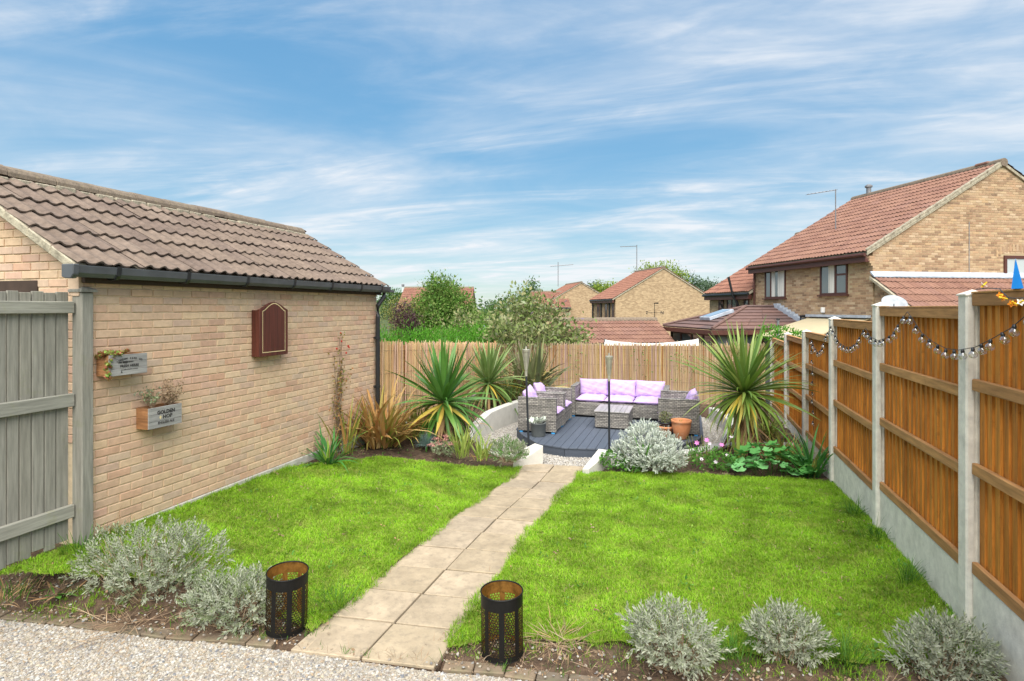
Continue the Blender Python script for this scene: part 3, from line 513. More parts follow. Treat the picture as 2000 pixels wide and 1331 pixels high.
# ------------------------------------------------------------------ brickwork and tiles
def brick_arrays(L_=.215, Hh=.065, D=.05, ch=.004):
    """brick face in the XZ plane, outer face towards -Y"""
    x, z = L_ / 2, Hh / 2
    V = [(-x, 0, -z), (x, 0, -z), (x, 0, z), (-x, 0, z), (-x + ch, -ch, -z + ch), (x - ch, -ch, -z + ch), (x - ch, -ch, z - ch), (-x + ch, -ch, z - ch), (-x, D, -z), (x, D, -z), (x, D, z), (-x, D, z)]
    return np.array(V), np.array([(4, 5, 6, 7), (0, 1, 5, 4), (1, 2, 6, 5), (2, 3, 7, 6), (3, 0, 4, 7), (0, 8, 9, 1), (3, 2, 10, 11), (0, 3, 11, 8), (1, 9, 10, 2)])
def brick_face(parent, origin, ux, length, z0, z1, keep, nparts, view, m='brick', proud=.0035):
    """bricks laid in stretcher bond on a vertical face: origin, unit vector ux along it, outward normal = ux x z;
    the nparts that show largest are parts of their own, the rest one joined part"""
    ux = np.array([ux[0], ux[1], 0.]); o = np.array(origin, float); nrm = np.array([ux[1], -ux[0], 0]); items = []
    nr = int((z1 - z0) / .075)
    for r in range(nr):
        z = z0 + .0375 + r * .075; u = -.1125 if r % 2 else 0.0
        while u < length:
            a, b = max(u, 0), min(u + .215, length)
            if b - a > .03 and keep((a + b) / 2, z): items.append(((a + b) / 2, z, b - a))
            u += .225
    V0, F0 = brick_arrays(); A = math.atan2(ux[1], ux[0]); me = mesh_np('brick', V0, F0, m); c = np.array(view)
    pos = [o + ux * u + np.array([0, 0, z]) + nrm * (proud + random.gauss(0, .0012)) for u, z, w in items]
    order = sorted(range(len(items)), key=lambda i: np.linalg.norm(pos[i] - c)); big = set(order[:nparts]); P, M_ = [], []
    for i, (u, z, w) in enumerate(items):
        p, s = pos[i], w / .215
        ra, rb = random.gauss(0, .004), random.gauss(0, .006)
        if i in big: link('brick', me, parent, p, (0, rb, A + ra), (s, 1, 1))
        else: P.append(p); M_.append(np.array(Euler((0, rb, A + ra)).to_matrix()) @ np.diag([s, 1, 1]))
    if P: V, F = stamp(V0, F0, M_, P); link('brickwork', mesh_np('brickwork', V, F, m), parent, kind='stuff')
def tile_arrays(tw=.30, ln=.40, amp=.022, lip=.016, rolls=2, n=14):
    xs = np.linspace(0, tw, n + 1); ph = xs / tw * rolls
    def prof(p): q = p % 1.0; return amp * (math.sin(math.pi * q / .62) ** 1.3 if q < .62 else -.12 * math.sin(math.pi * (q - .62) / .38))
    z = np.array([prof(p) for p in ph]); V = [(x, 0, a - lip) for x, a in zip(xs, z)] + [(x, 0, a) for x, a in zip(xs, z)] + [(x, ln, a - .03) for x, a in zip(xs, z)]; k = n + 1
    return np.array(V), np.array([(i, i + 1, k + i + 1, k + i) for i in range(n)] + [(k + i, k + i + 1, 2 * k + i + 1, 2 * k + i) for i in range(n)])
def tile_roof(parent, origin, u, v, cols, rows, m, tw=.30, gauge=.33, objects=True, keep=None, n=14, amp=.022, name='tile', jit=1.0):
    u = Vector(u).normalized(); v = Vector(v).normalized(); w = u.cross(v); Mx = Matrix((u, v, w)).transposed(); V0, F0 = tile_arrays(tw, gauge + .06, n=n, amp=amp); me = mesh_np(name, V0, F0, m); P, M_ = [], []
    for r in range(rows):
        for c in range(cols):
            if keep and not keep(c, r): continue
            p = Vector(origin) + u * (c * tw + random.gauss(0, .003) * jit) + v * (r * gauge + random.gauss(0, .006) * jit) + w * (.03 + random.gauss(0, .002) * jit)
            rm = Mx @ Matrix.Rotation(random.gauss(0, .006) * jit, 3, 'Z')
            if objects: link(name, me, parent, p, rm.to_euler())
            else: P.append(np.array(p)); M_.append(np.array(rm))
    if P: V, F = stamp(V0, F0, M_, P); link('tiles', mesh_np('tiles', V, F, m), parent, kind='stuff')
# ------------------------------------------------------------------ garage along the left side
GX, GY0, GY1 = -4.96, 3.56, 8.37
g = thing('garage', 'buff brick garage with a brown pantiled roof along the lawn', 'garage', (0, 0, 0))
EZ, RX, RZ = 2.70, -6.50, 3.66                          # eave height, ridge line
slope = (RZ - EZ) / (GX + .13 - RX)
wall = MB(); wall.box(-8.05, GY0 + .003, .0, GX - .003, GY1 - .012, 2.66)
wall.ext([(-8.03, 2.66), (GX - .03, 2.66), (RX, RZ - .06)], (0, GY0 + .004, 0), (1, 0, 0), (0, 0, 1), (0, GY1 - GY0 - .03, 0)); wall.obj('wall', 'mortar', g)
MB().box(GX - .1, GY0 + .3, -.1, GX + .018, GY1, .345).obj('footing', 'concrete_base', g, bevel=.006)
cv = (0, 0, CAM_H)
brick_face(g, (GX - .002, GY0, 0), (0, 1), GY1 - GY0, .345, 2.60, lambda u, z: True, 300, cv)
brick_face(g, (-8.05, GY0 + .002, 0), (1, 0), 8.05 + GX, 1.17, 3.6, lambda u, z: z < 2.66 + (min(u, 3.09 - u) - .08) * slope and not (1.9 < u < 2.58 and 2.0 < z < 2.60), 0, cv)
MB().box(-6.2, GY0 - .012, 2.30, -5.49, GY0 + .05, 2.585).obj('lintel', 'dark_timber', g, bevel=.004)
MB().box(GX - .08, GY0 - .02, 2.555, GX + .06, GY1 + .06, 2.70).obj('fascia', 'dark_timber', g, bevel=.004)
MB().box(GX - .10, GY0 - .045, 2.44, GX + .02, GY0 + .0, 2.64).obj('corbel', 'brick', g, bevel=.005)
rl = math.hypot(GX + .13 - RX, RZ - EZ); rows = 6; gauge = (rl + .01) / rows
XL = 2 * RX - GX - .10
roof = MB().ext([(GX + .10, EZ - .02), (RX, RZ - .04), (XL, EZ - .02), (XL, EZ - .05), (RX, RZ - .08), (GX + .10, EZ - .05)], (0, GY0 - .13, 0), (1, 0, 0), (0, 0, 1), (0, GY1 - GY0 + .26, 0)).obj('roof', 'verge_mortar', g)
ncol = 17; tw = (GY1 - GY0 + .30) / ncol
tile_roof(roof, (GX + .13, GY0 - .14, EZ - .005), (0, 1, 0), (RX - GX - .13, 0, RZ - EZ), ncol, rows, 'tile_brown', tw, gauge, amp=.026)
tile_roof(roof, (2 * RX - GX - .13, GY1 + .16, EZ - .005), (0, -1, 0), (GX + .13 - RX, 0, RZ - EZ), ncol, rows, 'tile_brown', tw, gauge, amp=.026, objects=False)
rp = [(.13 * math.cos(a), .105 * math.sin(a)) for a in np.linspace(-.15, math.pi + .15, 9)]; rq = [(.112 * math.cos(a), .088 * math.sin(a)) for a in np.linspace(math.pi + .15, -.15, 9)]
rm_ = MB().ext(rp + rq, (0, 0, 0), (1, 0, 0), (0, 0, 1), (0, .448, 0)).mesh('ridge_tile', 'ridge_brown', bevel=.004)
for i in range(11): link('ridge_tile', rm_, roof, (RX + random.gauss(0, .004), GY0 - .15 + i * .453, RZ - .015 + random.gauss(0, .004)), (random.gauss(0, .006), 0, random.gauss(0, .006)))
vg = MB()
for k in range(24):
    y = GY0 - .1 + k * .21; vg.box(RX + .05, y, RZ - .12, RX + .145 + random.uniform(0, .03), y + .19, RZ - .045 + random.uniform(0, .02))
vg.obj('bedding_mortar', 'verge_mortar', roof, bevel=.01)
# verge (near gable): cement undercloak that follows the slope
vd = Vector((RX - GX - .13, 0, RZ - EZ)).normalized(); vb = MB()
for k in range(6):
    a = Vector((GX + .12, GY0 - .15, EZ - .075)) + vd * (k * rl / 6); b = a + vd * (rl / 6 - .006)
    vb.add([a, b, b + Vector((0, 0, .085)), a + Vector((0, 0, .085)), a + Vector((0, .11, 0)), b + Vector((0, .11, 0)), b + Vector((0, .11, .085)), a + Vector((0, .11, .085))], [(0, 1, 2, 3), (7, 6, 5, 4), (0, 4, 5, 1), (3, 2, 6, 7), (0, 3, 7, 4), (1, 5, 6, 2)])
vb.obj('verge', 'verge_mortar', roof, bevel=.008)
# gutter: square-line trough with brackets, end cap, downpipe
gp = [(-.055, .075), (-.055, 0), (-.03, -.012), (.03, -.012), (.052, .02), (.058, .075), (.064, .078), (.064, .07), (.057, .015), (.034, -.018), (-.034, -.018), (-.061, -.002), (-.061, .075)]
gut = MB().ext(gp, (GX + .135, GY0 - .19, EZ - .085), (1, 0, 0), (0, 0, 1), (0, GY1 - GY0 + .32, 0)).obj('gutter', 'grey_plastic', g)
MB().ext([(-.07, .085), (-.07, -.02), (-.03, -.032), (.036, -.032), (.062, .0), (.07, .085)], (GX + .135, GY0 - .215, EZ - .085), (1, 0, 0), (0, 0, 1), (0, .05, 0)).obj('end_cap', 'grey_plastic', gut, bevel=.006)
bk = MB().ext([(-.066, .08), (-.066, -.01), (-.032, -.024), (.034, -.024), (.058, .008), (.068, .088), (.074, .088), (.064, .004), (.038, -.031), (-.036, -.031), (-.073, -.014), (-.073, .08)], (0, 0, 0), (1, 0, 0), (0, 0, 1), (0, .035, 0)).mesh('bracket', 'black_plastic')
for y in (3.72, 4.45, 5.25, 6.05, 6.85, 7.6, 8.2): link('bracket', bk, gut, (GX + .135, y, EZ - .085))
MB().box(GX + .09, GY1 + .10, EZ - .10, GX + .19, GY1 + .26, EZ - .055).obj('outlet_stub', 'grey_plastic', gut, bevel=.005)
dpx, dpy = GX + .075, GY1 - .085
dp = MB().tube([(GX + .135, dpy + .10, EZ - .09), (GX + .135, dpy + .10, EZ - .17), (dpx, dpy, EZ - .32), (dpx, dpy, 2.2), (dpx, dpy, .05)], .036, 12).obj('downpipe', 'black_plastic', g, smooth=False)
for z in (1.85, 1.05): MB().tube([(dpx, dpy, z - .02), (dpx, dpy, z + .02)], .046, 12).box(dpx - .09, dpy - .02, z - .015, dpx + .02, dpy + .02, z + .015).box(dpx - .02, dpy - .085, z - .012, dpx + .0, dpy + .085, z + .012).obj('pipe_clip', 'black_plastic', dp)
# ------------------------------------------------------------------ weathered timber fence beside the garage
fz = .33
tf = thing('timber_fence', 'weathered grey boarded fence panel with thick post beside garage', 'fence', (-5.03, 2.2, 0))
yb = [2.2, 2.29, 2.385, 2.475, 2.57, 2.66, 2.75, 2.855, 2.945, 3.038, 3.124, 3.212, 3.307, 3.397, 3.50]
for a, b in zip(yb, yb[1:]):
    dz = random.uniform(-.006, .006); MB().box(-.018, a + .004 - 2.2, .335 + .06 * random.random(), .004, b - .006 - 2.2, 2.47 + dz).obj('board', 'grey_wood', tf, bevel=.003)
for z0, z1 in ((2.295, 2.395), (1.505, 1.615), (.565, .672)): MB().box(.006, -.1, z0, .05, 1.315, z1).obj('rail', 'grey_rail', tf, bevel=.005)
post = MB().box(-.0, 1.325, .26, .118, 1.425, 2.475).obj('post', 'grey_wood', tf, bevel=.006)
MB().add([(-.02, 1.305, 2.477), (.138, 1.305, 2.477), (.138, 1.445, 2.477), (-.02, 1.445, 2.477), (-.02, 1.305, 2.497), (.138, 1.305, 2.497), (.138, 1.445, 2.497), (-.02, 1.445, 2.497), (.03, 1.35, 2.522), (.088, 1.35, 2.522), (.088, 1.40, 2.522), (.03, 1.40, 2.522)],
         [(3, 2, 1, 0), (0, 1, 5, 4), (1, 2, 6, 5), (2, 3, 7, 6), (3, 0, 4, 7), (4, 5, 9, 8), (5, 6, 10, 9), (6, 7, 11, 10), (7, 4, 8, 11), (8, 9, 10, 11)]).obj('cap', 'grey_wood', post)
# ------------------------------------------------------------------ things on the garage wall
RT = (R(90), 0, R(90))
cab = thing('dartboard_cabinet', 'dark mahogany arched cabinet with cream inlay line hung on brick wall', 'cabinet', (GX + .008, 5.77, 1.76))
arch = lambda w, h0, h1, n=11: [(-w, 0), (w, 0), (w, h0)] + [(w * .985 - (w * .97) * 2 * i / (n - 1) * 1.0, h0 + (h1 - h0) * (math.sin(math.pi * i / (n - 1)) ** 1.25)) for i in range(1, n - 1)] + [(-w, h0)]
MB().box(.002, -.245, 0, .085, .245, .555).obj('case', 'cabinet', cab, bevel=.004)
MB().ext(arch(.25, .56, .65, 17), (.088, 0, 0), (0, 1, 0), (0, 0, 1), (.032, 0, 0)).obj('door', 'cabinet', cab, bevel=.003)
pi_ = arch(.20, .50, .595, 17); pj = arch(.192, .495, .587, 17); pj = [(a, b + (.055 if b > 0 else .055)) for a, b in pj]; pi_ = [(a, b + .045) for a, b in pi_]
inl = MB(); n_ = len(pi_); pi_ = [(a, b) for a, b in pi_]; pj = [(a, b - .012 if b > .3 else b - .002) for a, b in pj]
inl.add([(.1215, a, b) for a, b in pi_] + [(.1215, a, b) for a, b in pj], [(i, (i + 1) % n_, n_ + (i + 1) % n_, n_ + i) for i in range(n_)]); inl.obj('inlay', 'inlay', cab)
def crate(label, y0, z0, w, h, d):
    t = thing('planter_box', label, 'planter', (GX + .008, y0, z0)); 
    for k in range(3): MB().box(d - .012, 0, k * h / 3 + .001, d + random.uniform(-.001, .001), w, (k + 1) * h / 3 - .001).obj('front_slat', 'crate_front', t, bevel=.0015)
    for k in range(2):
        MB().box(.001, .0, k * h / 2 + .001, d - .013, .012, (k + 1) * h / 2 - .001).obj('end_board', 'crate_side', t, bevel=.0015); MB().box(.001, w - .012, k * h / 2 + .001, d - .013, w, (k + 1) * h / 2 - .001).obj('end_board', 'crate_side', t, bevel=.0015)
    MB().box(.0, .012, 0, .01, w - .012, h).obj('back_board', 'crate_side', t); MB().box(.011, .013, .004, d - .013, w - .013, .016).obj('base_board', 'crate_side', t); MB().box(.012, .014, .017, d - .014, w - .014, h - .035).obj('compost', 'soil', t)
    return t
k1 = crate('weathered planter box high on wall lettered London Seed Co Fresh Herbs', 3.675, 1.742, .362, .185, .155)
fx = .1565
def arc_text(s, t, cy, z, rad, size, m, bold=0.0):
    n = len(s)
    for i, ch in enumerate(s):
        if ch == ' ': continue
        a = (i - (n - 1) / 2) * size * .80 / rad; o = text(ch, size, m, t, (fx, cy + rad * math.sin(a), z + rad * (math.cos(a) - 1)), (0, 0, 0), bold=bold)
        o.rotation_euler = (Matrix.Rotation(math.pi / 2, 3, 'Z') @ Matrix.Rotation(math.pi / 2, 3, 'X') @ Matrix.Rotation(-a, 3, 'Z')).to_euler()
arc_text('LONDON SEED CO', k1, .187, .140, .34, .022, 'ink', .0006)
text('FRESH HERBS', .032, 'ink', k1, (fx, .187, .072), RT, bold=.0007, sx=.95); mk = MB()
for q_ in range(13): mk.box(fx, .105 + q_ * .0125, .046, fx + .0006, .105 + q_ * .0125 + random.uniform(.005, .009), .051 + random.uniform(0, .004))
mk.obj('small_print', 'ink', k1); text('&', .024, 'ink', k1, (fx, .112, .022), RT)
MB().ext([(.05, 0), (.09, -.004), (.10, .003), (.14, .004), (.16, .009), (.14, .013), (.10, .012), (.09, .018), (.05, .015)], (fx, .07, .108), (0, 1, 0), (0, 0, 1), (.0006, 0, 0)).ext([(.0, .002), (.035, .0), (.035, .014), (.0, .012)], (fx, .08, .108), (0, 1, 0), (0, 0, 1), (.0006, 0, 0)).obj('pointing_hand', 'ink', k1)
k2 = crate('weathered planter box low on wall lettered Golden Hop English Ale', 4.052, 1.203, .362, .198, .155)
text('GOLDEN', .050, 'ink', k2, (fx, .185, .128), RT, bold=.0018, sx=.95); text('HOP', .050, 'ink', k2, (fx, .20, .082), RT, bold=.0018); text('ENGLISH ALE', .033, 'ink', k2, (fx, .185, .036), RT, bold=.0006, sx=.92)
MB().ext([(0, -.018), (.010, -.006), (.011, .006), (.0, .018), (-.011, .006), (-.010, -.006)], (fx, .122, .098), (0, 1, 0), (0, 0, 1), (.0006, 0, 0)).obj('hop_mark', 'inlay', k2)
# succulents spilling from the upper box
suc = thing('succulent', 'red and green houseleek rosettes spilling over the upper planter box', 'plant', (GX + .09, 3.78, 1.90))
def rosette(r, n=16):
    P, D = [], []
    for i in range(n): a = i * 2.4; e = .25 + .9 * i / n; P.append((0, 0, 0)); D.append((math.cos(a) * math.cos(e), math.sin(a) * math.cos(e), math.sin(e)))
    return stamp(*LEAF, frames(np.array(D), np.zeros(n)) * r, np.array(P, float))
rom = [mesh_np('rosette', *rosette(r_), 'succulent') for r_ in (.028, .034, .040)]
for i in range(46): link('rosette', random.choice(rom), suc, (random.uniform(-.07, .075), random.uniform(-.12, .12) if i % 3 == 0 else random.uniform(-.14, .02), random.uniform(.0, .045)), (random.uniform(-.5, .5), random.uniform(.0, .7), random.uniform(0, 6)))
for i in range(9): link('rosette', random.choice(rom), suc, (.06 + random.uniform(0, .03), -.112 + random.uniform(-.02, .012), -.02 - .019 * i), (random.uniform(-.4, .4), random.uniform(.6, 1.3), random.uniform(0, 6)))
dr = thing('dried_plant', 'withered grey brown plant in the lower planter box', 'plant', (GX + .09, 4.24, 1.37))
for cx, nn in ((-.09, 26), (.11, 46)):
    st = MB(); pts = []
    for i in range(nn):
        a = random.uniform(0, 6.28); h = random.uniform(.08, .27 if nn > 30 else .22); lean = random.uniform(.02, .12); p = [(0, cx, 0), (math.cos(a) * lean * .5, cx + math.sin(a) * lean * .6, h * .6), (math.cos(a) * lean, cx + math.sin(a) * lean * 1.3, h)]; st.tube(p, [.0016, .0012, .0007], 4, False); pts += [p[1], p[2], tuple((Vector(p[1]) + Vector(p[2])) / 2)] * 2
    st.obj('stem', 'dry_stem', dr); P = np.array(pts) + rng.normal(size=(len(pts), 3)) * .012; V, F = stamp(*LEAF, frames(rng.normal(size=P.shape)) * .028, P); link('leaves', mesh_np('leaves', V, F, 'lavender_green' if nn < 30 else 'dry_stem'), dr)
# ------------------------------------------------------------------ concrete-post fence on the right
FX = 1.80
posts = [(4.735, 2.455, .05), (6.684, 2.39, .05), (8.591, 2.216, -.1), (10.48, 1.973, -.1), (12.347, 1.854, -.1), (14.40, 1.64, -.15), (2.79, 2.56, .05)]
ordn = {4.735: 'nearest whole concrete fence post, stippled, by the tall grass tuft', 6.684: 'second concrete fence post, string lights crossing in front', 8.591: 'third concrete fence post beside the strappy green plant', 10.48: 'fourth concrete fence post behind the hanging light strand', 12.347: 'fifth concrete fence post half hidden by the palm leaves', 14.40: 'farthest concrete fence post at the reed screen corner', 2.79: 'concrete fence post at the right edge of the view'}
for yf, zt, zb in posts:
    t = thing('concrete_post', ordn[yf], 'post', (FX, yf - .13, zb), group='concrete posts of the timber fence')
    h = zt - zb; P = [(0, 0), (.105, 0), (.105, .04), (.07, .048), (.07, .082), (.105, .09), (.105, .13), (0, .13)]
    P = [(0, .012), (.012, 0), (.045, 0), (.052, .045), (.082, .045), (.088, 0), (.118, 0), (.118, .13), (.088, .13), (.082, .085), (.052, .085), (.045, .13), (.012, .13), (0, .118)]
    MB().prism(P, 0, h - .03).obj('shaft', 'concrete', t)
    MB().add([(-.006, -.006, h - .0295), (.124, -.006, h - .0295), (.124, .136, h - .0295), (-.006, .136, h - .0295), (-.006, -.006, h - .02), (.124, -.006, h - .02), (.124, .136, h - .02), (-.006, .136, h - .02), (.059, .065, h + .012)], [(3, 2, 1, 0), (0, 1, 5, 4), (1, 2, 6, 5), (2, 3, 7, 6), (3, 0, 4, 7), (4, 5, 8), (5, 6, 8), (6, 7, 8), (7, 4, 8)]).obj('cap', 'concrete', t)
panels = [(2.80, 4.60, 2.435, .545, .0, 'nearest orange brown fence panel, cut off by the frame, flower lights on top'), (4.745, 6.55, 2.34, .517, .05, 'orange brown fence panel with string lights dipping in its middle'), (6.695, 8.46, 2.18, .43, -.05, 'fence panel between second and third posts with short light swag'), (8.60, 10.35, 1.94, .25, -.1, 'fence panel with light strand hanging down its boards'), (10.49, 12.215, 1.80, .18, -.1, 'narrow looking fence panel right of the big palm'), (12.355, 14.27, 1.64, .10, -.15, 'farthest fence panel mostly hidden behind the palm leaves')]
for i, (y0, y1, zt, zb, gb, lab) in enumerate(panels):
    t = thing('fence_panel', lab, 'fence panel', (FX + .05, y0, zb), group='timber panels of the right fence'); Lh = y1 - y0; h = zt - zb; nb = 18; bw = Lh / nb
    for k in range(nb):
        d = random.gauss(0, .0015); MB().add(
                 [(.010 + d, k * bw + .001, .02), (.027 + d, (k + 1) * bw + .010, .02), (.027 + d, (k + 1) * bw + .010, h - .006), (.010 + d, k * bw + .001, h - .006), (.028, k * bw + .001, .02), (.032, (k + 1) * bw + .010, .02), (.032, (k + 1) * bw + .010, h - .006), (.028, k * bw + .001, h - .006)],
                 [(0, 3, 2, 1), (4, 5, 6, 7), (0, 1, 5, 4), (1, 2, 6, 5), (2, 3, 7, 6), (3, 0, 4, 7)]).obj('board', 'fence_board', t)
    for a, b in ((h - .08, h + .002), (h * .655, h * .655 + .078), (h * .355, h * .355 + .078), (.0, .082)): MB().box(-.022, .004, a, .014, Lh - .004, b).obj('rail', 'fence_rail', t, bevel=.005)
    MB().box(-.026, .0, h + .0025, .04, Lh, h + .016).obj('capping', 'fence_rail', t, bevel=.003)
    gl = ['nearest concrete gravel board under the cut off fence panel', 'long pale gravel board under the fence panel with lights', 'gravel board under the third panel from the viewer', 'gravel board by the red tinged grasses near the fence', 'gravel board beyond the fourth post behind palm litter', 'farthest gravel board at the end of the timber fence'][i]
    tag(MB().box(FX + .034, y0 - .0, gb - .2, FX + .078, y1, zb - .003).obj('gravel_board', 'concrete', None, bevel=.006), gl, 'gravel board', 'concrete gravel boards under the fence')
# ------------------------------------------------------------------ festoon lights along the fence
cable = [(3.6, 2.40), (3.841, 2.299), (3.989, 2.226), (4.218, 2.148), (4.416, 2.087), (4.66, 2.05), (4.857, 2.046), (5.074, 2.078), (5.32, 2.145), (5.518, 2.258), (5.623, 2.308), (5.745, 2.246), (5.967, 2.108), (6.179, 2.056), (6.409, 2.02), (6.658, 2.045), (6.817, 2.13), (6.967, 2.068), (7.103, 1.97), (7.351, 1.90), (7.619, 1.875), (7.941, 1.92), (8.142, 2.006), (8.342, 2.105), (8.604, 1.965), (8.884, 1.76), (9.14, 1.70), (9.401, 1.768), (9.56, 1.85), (9.55, 1.80), (9.55, 1.665), (9.53, 1.545), (9.50, 1.417), (9.53, 1.309), (9.47, 1.21), (9.50, 1.074), (9.52, .958), (9.46, .865), (9.44, .743), (9.46, .609), (9.43, .517)]
sl_ = thing('string_lights', 'festoon cable of clear globe bulbs swagged along the timber fence', 'string lights', (FX - .022, 6.0, 1.9))
cp = [(0, y - 6, z - 1.9) for y, z in cable]; MB().tube(cp, .0028, 5).obj('cable', 'black_plastic', sl_)
bm_ = MB().lathe([(.001, -.066), (.010, -.065), (.020, -.059), (.0265, -.047), (.0275, -.039), (.024, -.027), (.016, -.018), (.012, -.014)], 14).mesh('bulb', 'bulb_glass', smooth=True)
cm_ = MB().lathe([(.0, -.018), (.011, -.017), (.0125, -.004), (.010, .006), (.006, .012), (.0, .014)], 10).mesh('cap', 'black_plastic', smooth=True)
fm_ = MB().tube([(0, 0, -.020), (.002, 0, -.034), (-.002, 0, -.046)], .0022, 5).mesh('filament', 'torch_metal')
pl = [0.0]
for a, b in zip(cable, cable[1:]): pl.append(pl[-1] + math.dist(a, b))
s_ = .11
while s_ < pl[-1]:
    y = float(np.interp(s_, pl, [c[0] for c in cable])); z = float(np.interp(s_, pl, [c[1] for c in cable])); sw = (random.uniform(-.35, .35), random.uniform(-.25, .1), 0)
    b = link('bulb', bm_, sl_, (-.006, y - 6, z - 1.9 - .012), sw, .92); link('cap', cm_, b); link('filament', fm_, b); s_ += random.uniform(.115, .175)
fl = thing('flower_garland', 'orange and yellow flower shaped lights draped over the nearest panel top', 'garland', (FX + .02, 3.9, 2.45))
MB().tube([(0, .62, .012), (0, .45, .016), (-.05, .2, .004), (-.06, .14, -.02), (-.06, .08, -.05), (-.06, .02, -.055), (-.06, -.1, -.055)], .003, 5).obj('cable', 'black_plastic', fl)
def flower(m, s): 
    V, F = stamp(*LEAF, frames(np.array([(math.cos(a), math.sin(a), .45) for a in np.arange(5) * 1.2566]), np.zeros(5)) * s, np.zeros((5, 3))); return mesh_np('flower', V, F, m)
fo, fy, fw = flower('orange_plastic', .026), flower('yellow_plastic', .02), flower('white_plastic', .026); ctr = MB().tube([(0, 0, -.012), (0, 0, .03)], [.007, .004], 8).mesh('centre', 'yellow_plastic')
for me_, p, r in ((fw, (0, .52, .035), (.4, .6, 0)), (fo, (-.07, .155, -.035), (1.5, .6, 0)), (fo, (-.07, .13, -.05), (1.9, -.6, .5)), (fo, (-.07, .03, -.085), (1.6, .5, 0)), (fo, (-.07, .0, -.08), (2.0, -.3, 0)), (fw, (-.07, -.06, -.08), (1.2, .2, 0))):
    f_ = link('flower', me_, fl, p, r); link('centre', ctr, f_)
bp_ = thing('blue_pennant', 'small bright blue triangular sail standing on the nearest panel top', 'ornament', (FX + .03, 4.03, 2.452))
MB().add([(0, .055, 0), (0, -.055, 0), (.0, .03, .18), (-.03, .01, 0), (.03, .01, 0)], [(0, 3, 2), (3, 1, 2), (1, 4, 2), (4, 0, 2), (0, 4, 1, 3)]).obj('sail', 'blue_cloth', bp_); MB().tube([(0, .034, -.01), (0, .034, .175)], .004, 6).obj('mast', 'white_plastic', bp_)
# ------------------------------------------------------------------ rendered ring wall and front stubs
def ring_wall(P, Z, thick, m, zb=-.25):
    n = len(P); A = [np.array(p) for p in P]; L_, R_ = [], []
    for i in range(n):
        t = A[min(i + 1, n - 1)] - A[max(i - 1, 0)]; q = np.array([-t[1], t[0]]) / np.linalg.norm(t) * thick / 2; L_.append(A[i] + q); R_.append(A[i] - q)
    V = []; F = []
    for i in range(n): V += [(*L_[i], zb), (*R_[i], zb), (*R_[i], Z[i]), (*L_[i], Z[i])]
    for i in range(n - 1):
        a, b = 4 * i, 4 * i + 4; F += [(a, a + 1, b + 1, b), (a + 1, a + 2, b + 2, b + 1), (a + 2, a + 3, b + 3, b + 2), (a + 3, a, b, b + 3)]
    F += [(3, 2, 1, 0), (4 * n - 4, 4 * n - 3, 4 * n - 2, 4 * n - 1)]
    return MB().add(V, F)
def smooth_line(P, Z, k=4):
    P = np.array(P); t = np.arange(len(P)); tt = np.linspace(0, len(P) - 1, (len(P) - 1) * k + 1); out = []
    for q in tt:
        i = min(int(q), len(P) - 2); u = q - i; p0, p1, p2, p3 = P[max(i - 1, 0)], P[i], P[i + 1], P[min(i + 2, len(P) - 1)]
        out.append(tuple(.5 * (2 * p1 + (p2 - p0) * u + (2 * p0 - 5 * p1 + 4 * p2 - p3) * u * u + (3 * p1 - p0 - 3 * p2 + p3) * u ** 3)))
    return out, list(np.interp(tt, t, Z))
a_, b_ = smooth_line(PIT[:10], PZ[:10]); tag(ring_wall(a_, b_, .16, 'render_white').obj('retaining_wall', 'render_white', None, bevel=.01), 'curved white rendered retaining wall under the left palms round the deck', 'wall')
a_, b_ = smooth_line(PIT[10:14], PZ[10:14]); tag(ring_wall(a_, b_, .16, 'render_white').obj('retaining_wall', 'render_white', None, bevel=.01), 'short white rendered retaining wall right of the decking', 'wall')
lw_ = thing('ledge_wall', 'low cream coped stone wall behind the pink flowering plants', 'wall')
for a, b in zip([(1.72, 10.62), (1.15, 10.48), (.62, 10.32), (.36, 9.98), (.06, 9.62), (-.28, 9.38), (-.6, 9.2)], [(1.15, 10.48), (.62, 10.32), (.36, 9.98), (.06, 9.62), (-.28, 9.38), (-.6, 9.2), (-1.0, 9.06)]):
    q = ring_wall([a, tuple(np.array(a) + (np.array(b) - np.array(a)) * .97)], [.0, .0], .15, ''); q.obj('block', 'cream_block', lw_, bevel=.008)
    q = ring_wall([a, tuple(np.array(a) + (np.array(b) - np.array(a)) * .97)], [.045, .045], .20, '', .003); q.obj('coping', 'render_white', lw_, bevel=.008)
tag(MB().prism([(-2.44, 8.55), (-2.19, 8.72), (-2.36, 8.84), (-2.62, 8.50), (-2.56, 8.30)], -.3, [-.01, .17, .17, .06, -.01]).obj('wedge_wall', 'render_white', None, bevel=.008), 'white wedge shaped wall end left of the path', 'wall')
tag(MB().prism([(-1.50, 8.32), (-1.40, 8.30), (-1.16, 8.95), (-1.36, 8.98)], -.3, [-.03, -.02, .12, .12]).obj('wedge_wall', 'render_white', None, bevel=.008), 'white wedge shaped wall end right of the path', 'wall')
